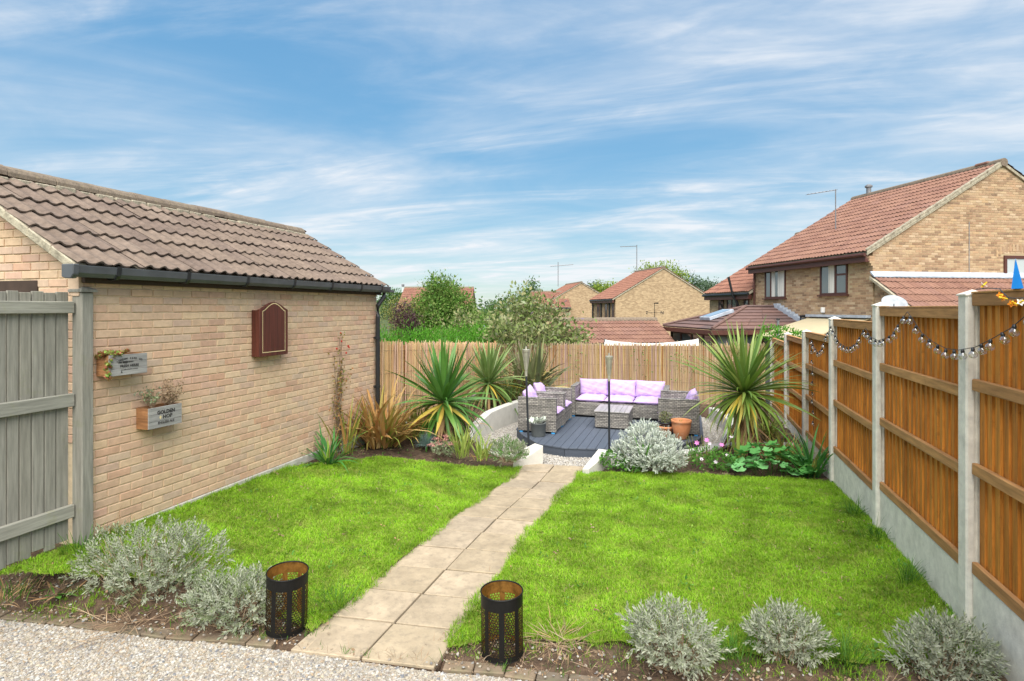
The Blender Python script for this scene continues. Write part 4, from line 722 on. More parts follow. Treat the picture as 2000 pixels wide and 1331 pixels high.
# ------------------------------------------------------------------ deck
DECK = [(-1.97, 9.27), (-1.37, 9.385), (-.75, 9.62), (-.12, 10.03), (.17, 10.60), (.26, 11.0), (.26, 12.95), (-3.2, 12.95), (-3.2, 10.75), (-3.16, 10.45), (-2.90, 9.98), (-2.46, 9.42)]
dk = thing('decking', 'raised charcoal grey composite deck with curved front edge', 'deck', (-1.5, 11, -.13))
def clip_col(x0, x1):
    pts = []
    def span(x):
        ys_ = []
        for (ax, ay), (bx, by) in zip(DECK, DECK[1:] + DECK[:1]):
            if (ax > x) != (bx > x): ys_.append(ay + (by - ay) * (x - ax) / (bx - ax))
        return (min(ys_), max(ys_)) if ys_ else None
    xs = sorted({x0, x1, *[p[0] for p in DECK if x0 < p[0] < x1]}); lo = []; hi = []
    for x in xs:
        s = span(min(max(x, -3.199), .259))
        if s: lo.append((x, s[0])); hi.append((x, s[1]))
    return lo + hi[::-1]
x = -3.2
while x < .24:
    P = clip_col(x + .003, min(x + .141, .258))
    if len(P) >= 4: MB().prism([(p[0] + 1.5, p[1] - 11) for p in P], .127, .152).obj('deck_board', 'deck_board', dk, bevel=.003)
    x += .1445
for (ax, ay), (bx, by) in list(zip(DECK, DECK[1:] + DECK[:1])):
    a = np.array((ax + 1.5, ay - 11)); b = np.array((bx + 1.5, by - 11)); t = (b - a) / np.linalg.norm(b - a); n_ = np.array((-t[1], t[0])); a2, b2 = a + n_ * .012, b + n_ * .012
    MB().prism([tuple(a2 + t * .006), tuple(b2 - t * .006), tuple(b2 - t * .006 + n_ * .02), tuple(a2 + t * .006 + n_ * .02)], -.03, .124).obj('fascia', 'deck_fascia', dk, bevel=.002)
    if np.linalg.norm(b - a) > .3 and ay < 11:
        for k in range(7): MB().prism([tuple(a2 + t * .01 - n_ * .003), tuple(b2 - t * .01 - n_ * .003), tuple(b2 - t * .01 + n_ * .001), tuple(a2 + t * .01 + n_ * .001)], .0 + k * .017, .010 + k * .017).obj('groove_rib', 'deck_board', dk)
# ------------------------------------------------------------------ rattan furniture
def seat_unit(name, label, loc, rz, w, d=.73, group='grey rattan seats on the deck'):
    """faces local -Y ; w across, origin at centre of the front edge on the deck"""
    t = thing(name, label, 'rattan seat', loc, rz, group); a = .10
    MB().box(-w / 2, 0, .03, -w / 2 + a, d, .64).obj('arm', 'wicker', t, bevel=.012, uv=True); MB().box(w / 2 - a, 0, .03, w / 2, d, .64).obj('arm', 'wicker', t, bevel=.012, uv=True)
    MB().box(-w / 2 + a + .002, d - .11, .03, w / 2 - a - .002, d, .645).obj('backrest', 'wicker', t, bevel=.012, uv=True); MB().box(-w / 2 + a + .002, .012, .04, w / 2 - a - .002, d - .112, .315).obj('seat_base', 'wicker', t, bevel=.01, uv=True)
    for sx in (-1, 1):
        MB().box(-w / 2 - .004 if sx < 0 else w / 2 - a - .004, -.004, .642, -w / 2 + a + .004 if sx < 0 else w / 2 + .004, d + .004, .654).obj('arm_top', 'wicker', t, bevel=.004, uv=True)
        for yy in (.03, d - .09): MB().box(sx * (w / 2 - .05) - .035, yy, .0, sx * (w / 2 - .05) + .035, yy + .06, .029).obj('foot', 'blue_pad', t)
    return t
def cushion_mesh(w, h, t, seed, n=16):
    r = np.random.default_rng(seed); V = []; F = []; ph = r.uniform(0, 6, 6)
    for side in (1, -1):
        for j in range(n + 1):
            for i in range(n + 1):
                u = 2 * i / n - 1; v = 2 * j / n - 1; e = ((1 - abs(u) ** 3.2) * (1 - abs(v) ** 3.2)) ** .5
                pin = 1 - .045 * (1 - abs(u)) ** 0 * (abs(u) ** 4) * (1 - v * v) * 0 - .035 * (1 - v * v) * (abs(u) > .95) - .0; wr = .010 * math.sin(7 * u + 3 * v + ph[0]) * math.sin(5 * v - 4 * u + ph[1]) + .008 * math.sin(11 * u - 7 * v + ph[2]) + .006 * math.sin(17 * v + 9 * u + ph[3])
                x = u * w / 2 * (1 - .03 * (1 - v * v)); y = v * h / 2 * (1 - .04 * (1 - u * u) * 1.0); V.append((x, y, side * (t / 2 * e + wr * e + .004)))
    k = (n + 1) ** 2
    for s in (0, 1):
        for j in range(n):
            for i in range(n):
                q = [s * k + j * (n + 1) + i, s * k + j * (n + 1) + i + 1, s * k + (j + 1) * (n + 1) + i + 1, s * k + (j + 1) * (n + 1) + i]; F.append(q if s == 0 else q[::-1])
    for i in range(n):
        for a, b in ((i, i + 1), (k - 1 - i, k - 2 - i)): F.append([b, a, k + a, k + b])
        for a, b in (((i + 1) * (n + 1), i * (n + 1)), (i * (n + 1) + n, (i + 1) * (n + 1) + n)): F.append([b, a, k + a, k + b])
    return mesh_np('cushion', np.array(V), np.array(F), 'cushion', True)
def cushion(label, loc, rot, w, h, t, seed, sub=None):
    o = tag(link('cushion', cushion_mesh(w, h, t, seed), None, loc, rot), label, 'cushion', 'lilac cushions on the rattan seats'); return o
DZ = .024
seat_unit('rattan_sofa', 'grey rattan three seat sofa against the reed screen', (-1.40, 11.97, DZ), 0, 2.02, .74)
seat_unit('rattan_armchair', 'front grey rattan armchair left of the deck behind the grey pot', (-2.32, 10.56, DZ), R(90), .74)
seat_unit('rattan_armchair', 'second grey rattan armchair on the left, next to the sofa', (-2.32, 11.32, DZ), R(90), .74)
seat_unit('rattan_love_seat', 'grey rattan love seat on the right behind the terracotta pots', (-.54, 11.36, DZ), R(-90), 1.14)
for i, (x_, nm) in enumerate(((-2.0, 'left'), (-1.40, 'middle'), (-.80, 'right'))):
    cushion('lilac seat cushion at the %s of the sofa' % nm, (x_, 12.27, DZ + .372), (0, 0, 0), .60, .62, .13, 3 + i)
    cushion('lilac back cushion at the %s of the sofa' % nm, (x_ + random.uniform(-.01, .01), 12.53, DZ + .575), (R(76), random.uniform(-.04, .04), random.uniform(-.03, .03)), .62, .36, .17, 13 + i)
for i, (y_, nm) in enumerate(((10.56, 'front'), (11.32, 'second'))):
    cushion('lilac seat cushion on the %s left armchair' % nm, (-2.60, y_, DZ + .372), (0, 0, R(90)), .52, .62, .13, 23 + i)
    cushion('lilac back cushion propped in the %s left armchair' % nm, (-2.90, y_, DZ + .60), (R(66), R(-8 + 14 * i), R(90)), .50, .40, .16, 27 + i)
for i, (y_, nm) in enumerate(((11.12, 'nearer'), (11.62, 'farther'))):
    cushion('lilac seat cushion, %s one on the right love seat' % nm, (-.26, y_, DZ + .372), (0, 0, R(-90)), .46, .58, .12, 33 + i)
cushion('slumped lilac back cushion on the right love seat', (.035, 11.10, DZ + .585), (R(68), R(6), R(-90)), .46, .42, .17, 37)
tb = thing('coffee_table', 'low grey rattan box table with slatted top', 'table', (-1.405, 11.33, DZ))
MB().box(-.322, -.40, .02, .322, .40, .318).obj('body', 'wicker', tb, bevel=.01, uv=True)
for k in range(7): MB().box(-.338 + k * .0968, -.415, .320, -.338 + k * .0968 + .0925, .415, .338).obj('slat', 'table_top', tb, bevel=.003)
for sx in (-1, 1):
    for sy in (-1, 1): MB().box(sx * .28 - .03, sy * .36 - .03, 0, sx * .28 + .03, sy * .36 + .03, .019).obj('foot', 'black_plastic', tb)
def pot(name, label, loc, prof, m, n=28, soilz=None, soilr=.1):
    t = thing(name, label, 'pot', loc); MB().lathe(prof, n).obj('body', m, t, smooth=True)
    if soilz: MB().lathe([(0.0, soilz), (soilr, soilz)], n).obj('compost', 'soil', t)
    return t
pot('plant_pot', 'dark grey cylindrical pot in front of the left armchair', (-2.60, 9.99, DZ), [(.0, 0), (.118, 0), (.124, .01), (.136, .225), (.142, .228), (.142, .245), (.128, .245), (.126, .21), (.0, .205)], 'pot_grey', soilz=.212, soilr=.126)
pot('terracotta_pot', 'large terracotta pot with pale bloom at the right deck edge', (-.125, 10.52, DZ), [(0, 0), (.085, 0), (.095, .012), (.14, .12), (.165, .24), (.168, .29), (.176, .295), (.178, .335), (.160, .337), (.157, .30), (.150, .27), (.0, .265)], 'terracotta', soilz=.272, soilr=.15)
p2_ = pot('terracotta_pot', 'smaller terracotta pot holding a black inner pot', (-.40, 10.62, DZ), [(0, 0), (.09, 0), (.10, .01), (.130, .15), (.142, .155), (.143, .195), (.125, .195), (.120, .17), (0, .165)], 'terracotta')
MB().lathe([(.10, .17), (.121, .205), (.130, .245), (.138, .25), (.138, .265), (.124, .265), (.118, .235), (0, .232)], 26).obj('inner_pot', 'black_plastic', p2_, smooth=True)
# ------------------------------------------------------------------ garden torches
def torch(label, base, top, h0):
    t = thing('garden_torch', label, 'torch', base, group='garden torches beside the path'); b = Vector(base); d = Vector(top) - b; pt = lambda z: tuple(d * (z / d.z))
    Ht = d.z; MB().tube([pt(0), pt(h0 - .02)], .0175, 10).obj('pole', 'torch_pole', t)
    MB().tube([pt(h0 - .05), pt(h0 - .045), pt(h0 + .03), pt(h0 + .035)], [.019, .023, .023, .019], 12).obj('collar', 'torch_metal', t)
    o = Vector(pt(h0)); hh = Ht - .05 - h0
    MB().lathe([(.021, .03), (.025, .06), (.038, hh * .55), (.052, hh - .04), (.060, hh - .035), (.063, hh), (.056, hh + .004), (.0, hh + .006)], 20, o).obj('bowl', 'torch_metal', t, smooth=False)
    st = MB()
    for k in range(8): a = k * math.pi / 4; st.tube([o + Vector((.024 * math.cos(a), .024 * math.sin(a), .06)), o + Vector((.044 * math.cos(a), .044 * math.sin(a), hh * .55)), o + Vector((.066 * math.cos(a), .066 * math.sin(a), hh - .02))], .0028, 5)
    st.obj('strut', 'torch_metal', t); MB().lathe([(.0, 0), (.018, 0), (.016, .02), (.014, .045), (.0, .046)], 12, o + Vector((0, 0, hh + .005))).obj('wick_cap', 'torch_metal', t)
torch('left garden torch with tapered metal head by the rattan armchair', (-2.49, 8.95, .02), (-2.56, 8.97, 1.71), 1.25)
torch('right garden torch with tapered metal head in front of the table', (-1.21, 9.13, .05), (-1.215, 9.13, 1.62), 1.17)
# ------------------------------------------------------------------ pierced metal lanterns
def lantern(label, loc, tilt, r=.142, h=.415):
    t = thing('lantern', label, 'lantern', loc, group='pierced black lanterns at the path end'); t.rotation_euler = tilt
    def shell(rad, flip):
        V, F = [], []; np_ = 8; hx = .0195; rows_ = int(.30 / (hx * .9)); cols_ = 4; pw = 2 * math.pi / np_
        def pt(a, z): return (rad * math.cos(a), rad * math.sin(a), z)
        gap = .030 / rad
        for p in range(np_):
            a0 = p * pw + gap / 2; a1 = (p + 1) * pw - gap / 2; wdt = (a1 - a0) / cols_
            for q in range(rows_):
                for c in range(cols_ + (q % 2)):
                    ac = a0 + (c + .5 - (.5 if q % 2 else 0)) * wdt; zc = .045 + q * hx * .9; top = .045 + rows_ * hx * .9
                    ar = abs(ac - (a0 + a1) / 2) / ((a1 - a0) / 2)
                    closed = zc > top - .03 * ar ** 2 - .0
                    b = len(V); ro = .56 * wdt; rh = .0112
                    jit = random.uniform(.70, .90); j2 = random.uniform(-.1, .1)
                    for k in range(6): an = math.pi / 6 + k * math.pi / 3; V.append(pt(min(max(ac + ro * 1.04 * math.cos(an), a0), a1), zc + rh * 1.04 * math.sin(an)))
                    if closed: F.append([b + k for k in range(6)]); continue
                    for k in range(6): an = math.pi / 6 + k * math.pi / 3 + j2; V.append(pt(min(max(ac + ro * jit * math.cos(an), a0), a1), zc + rh * jit * math.sin(an)))
                    F += [[b + k, b + (k + 1) % 6, b + 6 + (k + 1) % 6, b + 6 + k] for k in range(6)]
            for s0, s1 in ((a0 - gap / 2, a0 + .003 / rad), (a1 - .003 / rad, a1 + gap / 2)):
                b = len(V); V += [pt(s0, .0), pt(s1, .0), pt(s1, h), pt(s0, h)]; F.append([b, b + 1, b + 2, b + 3])
        for z0, z1 in ((0, .042), (.045 + rows_ * hx * .9 - .009, h)):
            b = len(V); n = 48
            for k in range(n): V += [pt(2 * math.pi * k / n, z0), pt(2 * math.pi * k / n, z1)]
            F += [[b + 2 * k, b + 2 * ((k + 1) % n), b + 2 * ((k + 1) % n) + 1, b + 2 * k + 1] for k in range(n)]
        m = MB(); m.v = V; m.f = [tuple(f) for f in F]; return m
    st = random.getstate(); shell(r, False).obj('shell', 'black_metal', t); random.setstate(st); shell(r - .0022, True).obj('liner', 'gold_inside', t)
    MB().tube([(r * math.cos(a), r * math.sin(a), h) for a in np.linspace(0, 2 * math.pi, 49)], .0048, 6, False).obj('rim', 'black_metal', t); MB().tube([(r * math.cos(a), r * math.sin(a), .004) for a in np.linspace(0, 2 * math.pi, 49)], .0035, 6, False).obj('base_ring', 'black_metal', t)
lantern('black pierced metal lantern left of the path, tilted slightly', (-2.79, 3.46, .025), (R(2), R(3), 0))
lantern('black pierced metal lantern right of the path by the dry stems', (-1.205, 3.66, .012), (0, R(-.5), .3))
# ------------------------------------------------------------------ reed screens
def reeds(label, p0, p1, zt0, zt1, zb0, zb1, m):
    t = thing('reed_screen', label, 'fence', (p0[0], p0[1], 0)); d = np.array(p1) - np.array(p0); Ln = np.linalg.norm(d); n = int(Ln / .0128); V0 = []; P, M_ = [], []
    k = 5; tv = [(math.cos(2 * math.pi * i / k), math.sin(2 * math.pi * i / k), z) for z in (0, 1.) for i in range(k)]; tf_ = [(i, (i + 1) % k, k + (i + 1) % k, k + i) for i in range(k)]
    nrm = np.array([-d[1], d[0]]) / Ln
    for i in range(n):
        s = (i + random.uniform(-.4, .4)) / n; q = d * s + nrm * random.gauss(0, .008); zt = zt0 + (zt1 - zt0) * s + random.gauss(0, .018) + (.05 if random.random() < .07 else 0); zb = zb0 + (zb1 - zb0) * s; r = random.uniform(.0045, .0095)
        P.append((q[0], q[1], zb)); e = np.array(Euler((random.gauss(0, .012), random.gauss(0, .012), random.uniform(0, 6))).to_matrix()) @ np.diag([r, r, zt - zb]); M_.append(e)
    V, F = stamp(tv, tf_, M_, P); link('canes', mesh_np('canes', V, F, m), t, kind='stuff')
    for f_ in (.12, .38, .64, .9):
        MB().tube([tuple(d * s - nrm * .012) + ((zb0 + (zb1 - zb0) * s) * (1 - f_) + (zt0 + (zt1 - zt0) * s) * f_ + .006 * math.sin(s * 40),) for s in np.linspace(0, 1, 60)], .0022, 4).obj('wire', 'wire', t)
    a = nrm * .025
    MB().add([(a[0], a[1], zb0 - .2), (d[0] + a[0], d[1] + a[1], zb1 - .2), (d[0] + a[0], d[1] + a[1], zt1 - .05), (a[0], a[1], zt0 - .05), (a[0] * 1.6, a[1] * 1.6, zb0 - .2), (d[0] + a[0] * 1.6, d[1] + a[1] * 1.6, zb1 - .2), (d[0] + a[0] * 1.6, d[1] + a[1] * 1.6, zt1 - .05), (a[0] * 1.6, a[1] * 1.6, zt0 - .05)], [(0, 1, 2, 3), (7, 6, 5, 4), (3, 2, 6, 7), (0, 3, 7, 4), (1, 5, 6, 2)]).obj('backing', 'fence_rail', t)
    return t
reeds('golden reed screen running back from the garage corner behind the left palms', (-5.0, 8.44), (-5.0, 14.98), 1.77, 1.36, .24, -.05, 'cane')
reeds('greyish reed screen across the back behind the sofa', (-4.97, 15.0), (1.78, 15.0), 1.36, 1.46, -.1, -.15, 'cane_grey')
MB_ = MB().box(-5.06, 8.46, .05, -4.97, 15, .235)
tag(MB_.obj('gravel_board', 'concrete_base', None, bevel=.005), 'pale board along the foot of the golden reed screen', 'board')
iv = thing('ivy', 'small green creeper leaves scattered on the back reed screen', 'creeper', (0, 14.95, 0)); P = np.array([(random.gauss(random.choice((-.25, .0, -2.9, -1.2)), .12), -.03 - .03 * random.random(), random.uniform(.5, 1.25)) for _ in range(120)]); V, F = stamp(*LEAF, frames(rng.normal(size=P.shape) + np.array([0, -1, 0])) * .06, P); link('leaves', mesh_np('leaves', V, F, 'mid_green'), iv)
# ------------------------------------------------------------------ palms and strap-leaved plants
def leafset(m, length, width, bends, k=2): return [[blade_mesh('leaf', m, length * random.uniform(.88, 1.08), width * random.uniform(.85, 1.15), b) for _ in range(k)] for b in bends]
def palm(label, loc, h, length, width, n, mats, tilt=(0, 0), dead=14, name='cordyline', low=-1.0, yellow=.12, top=1.5, pw=1.15):
    t = thing(name, label, 'palm plant', loc); top_ = (tilt[0], tilt[1], h)
    MB().tube([(0, 0, -.1), (tilt[0] * .5, tilt[1] * .5, h * .5), top_], [.055, .045, .04], 10).obj('trunk', 'bark', t, smooth=True)
    bends = [.18, .45, .8, 1.15]; G = leafset(mats, length, width, bends, 3); Yl = leafset('leaf_yellow', length * .85, width, [.5, .8], 2); Dd = leafset('leaf_dead', length * .8, width * .8, [.6, .9], 2)
    for i in range(n):
        s = i / n; el = top + (low - top) * s ** pw + random.gauss(0, .13); az = i * 2.39996 + random.gauss(0, .3); bi = min(3, max(0, int((1 - (el + .6) / 2.1) * 4))); q = Yl[random.randrange(2)] if (el < .1 and random.random() < yellow * 3.5) else G[bi]
        o = link('leaf', random.choice(q), t, (top_[0] + .03 * math.cos(az), top_[1] + .03 * math.sin(az), h - .10 * s), aim(el, az, random.gauss(0, .25)), random.uniform(.68, 1.12) * (1 - .10 * s))
    for i in range(dead): az = random.uniform(0, 6.28); link('dead_leaf', random.choice(random.choice(Dd)), t, (top_[0], top_[1], h - .14), aim(random.uniform(-1.3, -.7), az, random.gauss(0, .4)), random.uniform(.7, 1.05))
    return t
palm('large dark green cordyline palm in front of the golden reed screen', (-3.93, 8.78, .16), .66, 1.0, .082, 170, 'cordyline', low=-1.0, dead=34)
palm('paler spiky cordyline palm between the big palm and the flax', (-4.22, 11.85, .24), .50, 1.08, .075, 140, 'cordyline_pale', low=-1.0, dead=34)
c3_ = palm('tall olive cordyline palm with flower plume beside the timber fence', (.82, 9.80, .0), 1.04, 1.15, .062, 260, 'cordyline_olive', (.03, .05), dead=0, low=-.75, yellow=.1, top=1.38, pw=.92)
Dd = leafset('leaf_dead', .95, .038, [.25, .45], 3)
for i in range(70): az = random.uniform(0, 6.28); link('dead_leaf', random.choice(random.choice(Dd)), c3_, (.02, .04, random.uniform(.62, .98)), aim(random.uniform(-1.45, -.95), az, random.gauss(0, .4)), random.uniform(.65, 1.1))
for i in range(22): az = random.uniform(-2.2, .4); link('dead_leaf', random.choice(random.choice(Dd)), c3_, (.02, .04, random.uniform(.3, .8)), aim(random.uniform(-1.0, -.3), az, random.gauss(0, .4)), random.uniform(.6, .95))
pm = MB(); pp = []
for i in range(34):
    a = random.uniform(0, 6.28); e = random.uniform(.4, 1.3); l_ = random.uniform(.15, .34); z0 = random.uniform(1.28, 1.62); b = Vector((-.10, .12, z0)); d_ = Vector((math.cos(a) * math.cos(e), math.sin(a) * math.cos(e), math.sin(e))); pm.tube([b, b + d_ * l_ * .5, b + d_ * l_ + Vector((0, 0, -.02))], [.005, .004, .002], 4, False)
    for k in range(26): pp.append(tuple(b + d_ * l_ * random.uniform(.25, 1) + Vector([random.gauss(0, .016) for _ in range(3)])))
pm.tube([(0, .05, 1.0), (-.06, .09, 1.3), (-.10, .12, 1.72)], [.016, .012, .006], 6); pm.obj('flower_stalk', 'flower_stalk', c3_); V, F = stamp(*LEAF, frames(rng.normal(size=(len(pp), 3))) * .020, np.array(pp)); link('flower_plume', mesh_np('flower_plume', V, F, 'flower_stalk'), c3_)
ph = thing('phormium', 'tall bronze green flax with arching golden leaves behind the left chairs', 'plant', (-3.62, 13.05, .22))
UPR = leafset('phormium', 1.55, .095, [.08, .2, .35], 3); ARC = leafset('phormium', 1.4, .07, [1.0, 1.5], 3); GLD = leafset('phormium_gold', 1.2, .065, [1.4, 2.0], 3)
for i in range(52): a = random.uniform(0, 6.28); link('leaf', random.choice(random.choice(UPR)), ph, (random.gauss(0, .16), random.gauss(0, .16), 0), aim(random.uniform(1.05, 1.5), a, random.gauss(0, .6)), random.uniform(.7, 1.08))
for i in range(66): a = random.uniform(0, 6.28); link('leaf', random.choice(random.choice(ARC)), ph, (random.gauss(0, .16), random.gauss(0, .16), 0), aim(random.uniform(.6, 1.2), a, random.gauss(0, .4)), random.uniform(.7, 1.1))
for i in range(46): a = random.uniform(0, 6.28); link('leaf', random.choice(random.choice(GLD)), ph, (random.gauss(0, .16), random.gauss(0, .16), 0), aim(random.uniform(.5, 1.25), a, random.gauss(0, .4)), random.uniform(.7, 1.05))
def clump(name, label, loc, specs, cat_='plant'):
    t = thing(name, label, cat_, loc)
    for part, m, n, ln, w, el, bend, spread in specs: blades_joined(part, t, m, n, ln, w, el, bend, spread)
    return t
clump('variegated_flax', 'pale straw coloured variegated flax behind the right palm', (1.36, 10.95, .05), [('leaves', 'iris', 60, (.35, .6), (.02, .03), (.5, 1.4), (.4, 1.4), .06), ('leaves', 'phormium_gold', 50, (.35, .6), (.015, .028), (.3, 1.3), (.4, 1.6), .06)])
clump('crocosmia', 'dying orange brown crocosmia clump at the garage corner', (-4.62, 7.95, .17), [('dry_leaves', 'crocosmia', 190, (.5, 1.2), (.025, .058), (.65, 1.5), (.3, 1.5), .16), ('green_leaves', 'croc_green', 70, (.45, 1.0), (.02, .038), (.5, 1.4), (.4, 1.8), .13), ('pale_leaves', 'leaf_dead', 26, (.4, .8), (.02, .04), (.7, 1.5), (.8, 2.2), .14)])
clump('crocosmia', 'thin yellowing crocosmia leaves beside the climber', (-4.80, 7.25, .2), [('leaves', 'croc_green', 12, (.5, .95), (.022, .036), (1.0, 1.5), (.3, 1.0), .07), ('dry_leaves', 'crocosmia', 7, (.5, 1.05), (.02, .035), (1.0, 1.5), (.3, 1.2), .07)])
clump('strappy_plant', 'glossy green strappy leaved plant at the foot of the garage wall', (-4.66, 6.62, .22), [('leaves', 'strap_green', 46, (.35, .72), (.022, .036), (.25, 1.4), (.4, 1.7), .06), ('inner_leaves', 'strap_heart', 9, (.22, .42), (.026, .04), (.9, 1.45), (.2, .6), .03), ('dry_stalks', 'leaf_dead', 5, (.45, .72), (.008, .012), (1.2, 1.5), (.05, .3), .06)])
clump('strappy_plant', 'dark green strappy plant against the third fence post', (1.62, 8.80, -.02), [('leaves', 'strap_green', 52, (.45, .95), (.025, .04), (.55, 1.5), (.2, 1.5), .07), ('inner_leaves', 'croc_green', 10, (.3, .5), (.02, .03), (.8, 1.4), (.3, 1.0), .05)])
clump('red_grass', 'reddish green grassy clump between palm and fence', (1.38, 9.55, .0), [('leaves', 'croc_green', 70, (.3, .6), (.012, .022), (.5, 1.45), (.3, 1.3), .12), ('dry_leaves', 'crocosmia', 70, (.3, .58), (.010, .02), (.4, 1.4), (.3, 1.5), .14)])
clump('iris_clump', 'yellow green sword leaved clump left of the lavender by the wall', (-3.27, 8.0, .08), [('leaves', 'iris', 38, (.3, .58), (.016, .026), (.9, 1.5), (.1, .7), .07)])
clump('iris_clump', 'second yellow green sword leaved clump nearer the path', (-2.98, 8.05, .05), [('leaves', 'iris', 32, (.25, .48), (.015, .024), (.85, 1.5), (.1, .8), .07), ('dry_leaves', 'crocosmia', 12, (.15, .35), (.012, .02), (.3, 1.2), (.5, 1.5), .07)])
clump('grassy_clump', 'loose yellow green grassy clump against the curved white wall', (-3.62, 8.72, .06), [('leaves', 'iris', 60, (.2, .46), (.010, .018), (.6, 1.5), (.2, 1.2), .10), ('dry_leaves', 'leaf_dead', 30, (.2, .4), (.008, .014), (.3, 1.3), (.3, 1.4), .12)])
clump('grassy_clump', 'bronze grassy clump under the paler palm', (-4.05, 9.9, .2), [('leaves', 'phormium', 70, (.3, .7), (.014, .026), (.5, 1.45), (.3, 1.4), .16), ('dry_leaves', 'leaf_dead', 60, (.25, .6), (.012, .02), (.2, 1.3), (.3, 1.5), .18)])
clump('crocosmia', 'green and straw sword leaves between the brown clump and big palm', (-4.42, 8.75, .16), [('leaves', 'croc_green', 60, (.4, .85), (.02, .036), (.7, 1.5), (.2, 1.2), .14), ('dry_leaves', 'crocosmia', 50, (.35, .8), (.02, .036), (.5, 1.4), (.3, 1.6), .15)])
clump('sword_leaves', 'mixed green sword leaves under the flax behind the armchairs', (-3.98, 12.6, .24), [('leaves', 'cordyline_pale', 60, (.4, .85), (.025, .04), (.6, 1.45), (.2, 1.3), .18), ('dry_leaves', 'phormium_gold', 40, (.4, .8), (.02, .036), (.4, 1.3), (.4, 1.6), .18)])
clump('gladiolus', 'upright pale green sword leaves in front of the tall palm', (.72, 9.22, .0), [('leaves', 'iris', 9, (.45, .78), (.03, .048), (1.2, 1.5), (.05, .5), .03)])
clump('blue_fescue', 'blue grey tuft of fine grass beside the pink sedum', (-4.02, 8.35, .12), [('leaves', 'fescue', 420, (.16, .30), (.0025, .004), (.2, 1.5), (.2, 1.0), .03)])
clump('hosta_blades', 'two upright green blades growing out of the silver shrub', (-.62, 8.36, .22), [('leaves', 'mid_green', 7, (.22, .36), (.022, .034), (.9, 1.45), (.2, .7), .05)])
for lb, lc, n_ in (('dark grass tuft at the base of the nearest concrete post', (1.72, 4.52, .10), 150), ('grass tuft between two right hand lavender bushes', (.28, 3.97, .05), 110), ('broad grass tuft right of the middle lavender bush', (.98, 4.12, .06), 150), ('grass tuft under the grey timber fence', (-4.86, 3.46, .3), 80), ('long grass against the long pale gravel board', (1.72, 7.0, .1), 90), ('long grass tuft at the foot of the second fence post', (1.72, 6.3, .12), 70), ('small grass tuft at the path edge by the left lantern', (-2.62, 3.82, .02), 80), ('dark grass tuft midway along the pale gravel board', (1.70, 5.35, .12), 80)):
    clump('grass_tuft', lb, lc, [('blades', 'grass_dark', n_, (.10, .26), (.004, .006), (.35, 1.5), (.3, 1.4), .08)], 'grass')
sd = thing('sedum', 'sedum with flat pink flower heads at the lawn edge', 'plant', (-3.62, 8.08, .1))
leaf_cloud('leaves', 'lavender_green', [(0, 0, .07, .2, .16, .1)], 350, .045, sd); P = []
for c in ((-.1, -.05, .22), (.02, .0, .20), (.12, -.06, .15), (-.14, -.1, .14), (.17, .04, .17), (-.02, -.12, .16), (.0, .08, .24)): P += [(c[0] + random.gauss(0, .035), c[1] + random.gauss(0, .035), c[2] + random.gauss(0, .010)) for _ in range(70)]
V, F = stamp(*LEAF, frames(rng.normal(size=(len(P), 3)) + np.array([0, 0, 1.])) * .018, np.array(P)); link('flower_heads', mesh_np('flower_heads', V, F, 'sedum_pink'), sd)
# ------------------------------------------------------------------ lavender and silver shrubs
LAV = (np.array([[0, 0, 0], [.15, .03, .55], [0, .05, 1.], [-.15, .03, .55]]), np.array([[0, 1, 2, 3]]))
def sprig(n=13, ln=.085, lw=.028):
    P, D = [], []
    for i in range(n):
        a = i * 2.4; e = .55 + .6 * i / n; P.append((0, 0, ln * i / n)); D.append((math.cos(a) * math.cos(e), math.sin(a) * math.cos(e), math.sin(e)))
    return stamp(*LAV, frames(np.array(D), np.zeros(n)) * lw, np.array(P))
def bush(label, loc, blobs, n, m, ln=.085, lw=.034, woody=60, name='lavender_bush', zbase=0.0, spread=1.0, m2=None, tmpl=None):
    t = thing(name, label, 'shrub', loc); P, d = blob_points(blobs, n, .62, .14); zlo = .42 * max(b[2] for b in blobs) * (name == 'lavender_bush'); keep = P[:, 2] > .02 + zlo * rng.random(len(P)); P, d = P[keep], d[keep]; D = d * .9 + np.array([0, 0, .75]) + rng.normal(size=d.shape) * .42
    V0, F0 = tmpl or sprig(ln=ln, lw=lw); k = len(P) if not m2 else int(len(P) * .72)
    V, F = stamp(V0, F0, frames(D[:k]) * rng.uniform(.6, 1.2, k)[:, None, None], P[:k]); link('foliage', mesh_np('foliage', V, F, m), t)
    if m2: V, F = stamp(V0, F0, frames(D[k:]) * rng.uniform(.6, 1.2, len(P) - k)[:, None, None], P[k:]); link('foliage', mesh_np('foliage', V, F, m2), t)
    st = MB()
    for i in range(woody):
        q = P[random.randrange(len(P))]; b = Vector((q[0] * .25 + random.gauss(0, .03), q[1] * .25 + random.gauss(0, .03), 0)); e_ = Vector(q); mid = b.lerp(e_, .55) + Vector((random.gauss(0, .02), random.gauss(0, .02), -.03)); st.tube([b, mid, e_], [.0045, .003, .0015], 4, False)
    st.obj('stems', 'dry_stem', t); return t
bush('wide silvery lavender bush in front of the timber fence', (-4.02, 3.42, .08), [(-.30, 0, .24, .30, .26, .22), (0, .03, .28, .34, .28, .24), (.27, .10, .26, .24, .24, .22), (-.48, -.05, .15, .2, .18, .12), (.0, -.08, .2, .34, .2, .17)], 860, 'lavender', woody=110, m2='lavender_green')
bush('lower lavender bush between the wide bush and left lantern', (-3.22, 3.40, .0), [(0, 0, .17, .23, .2, .18), (.16, .02, .18, .19, .19, .17), (-.17, -.02, .14, .18, .18, .13)], 560, 'lavender', woody=70, m2='lavender_green')
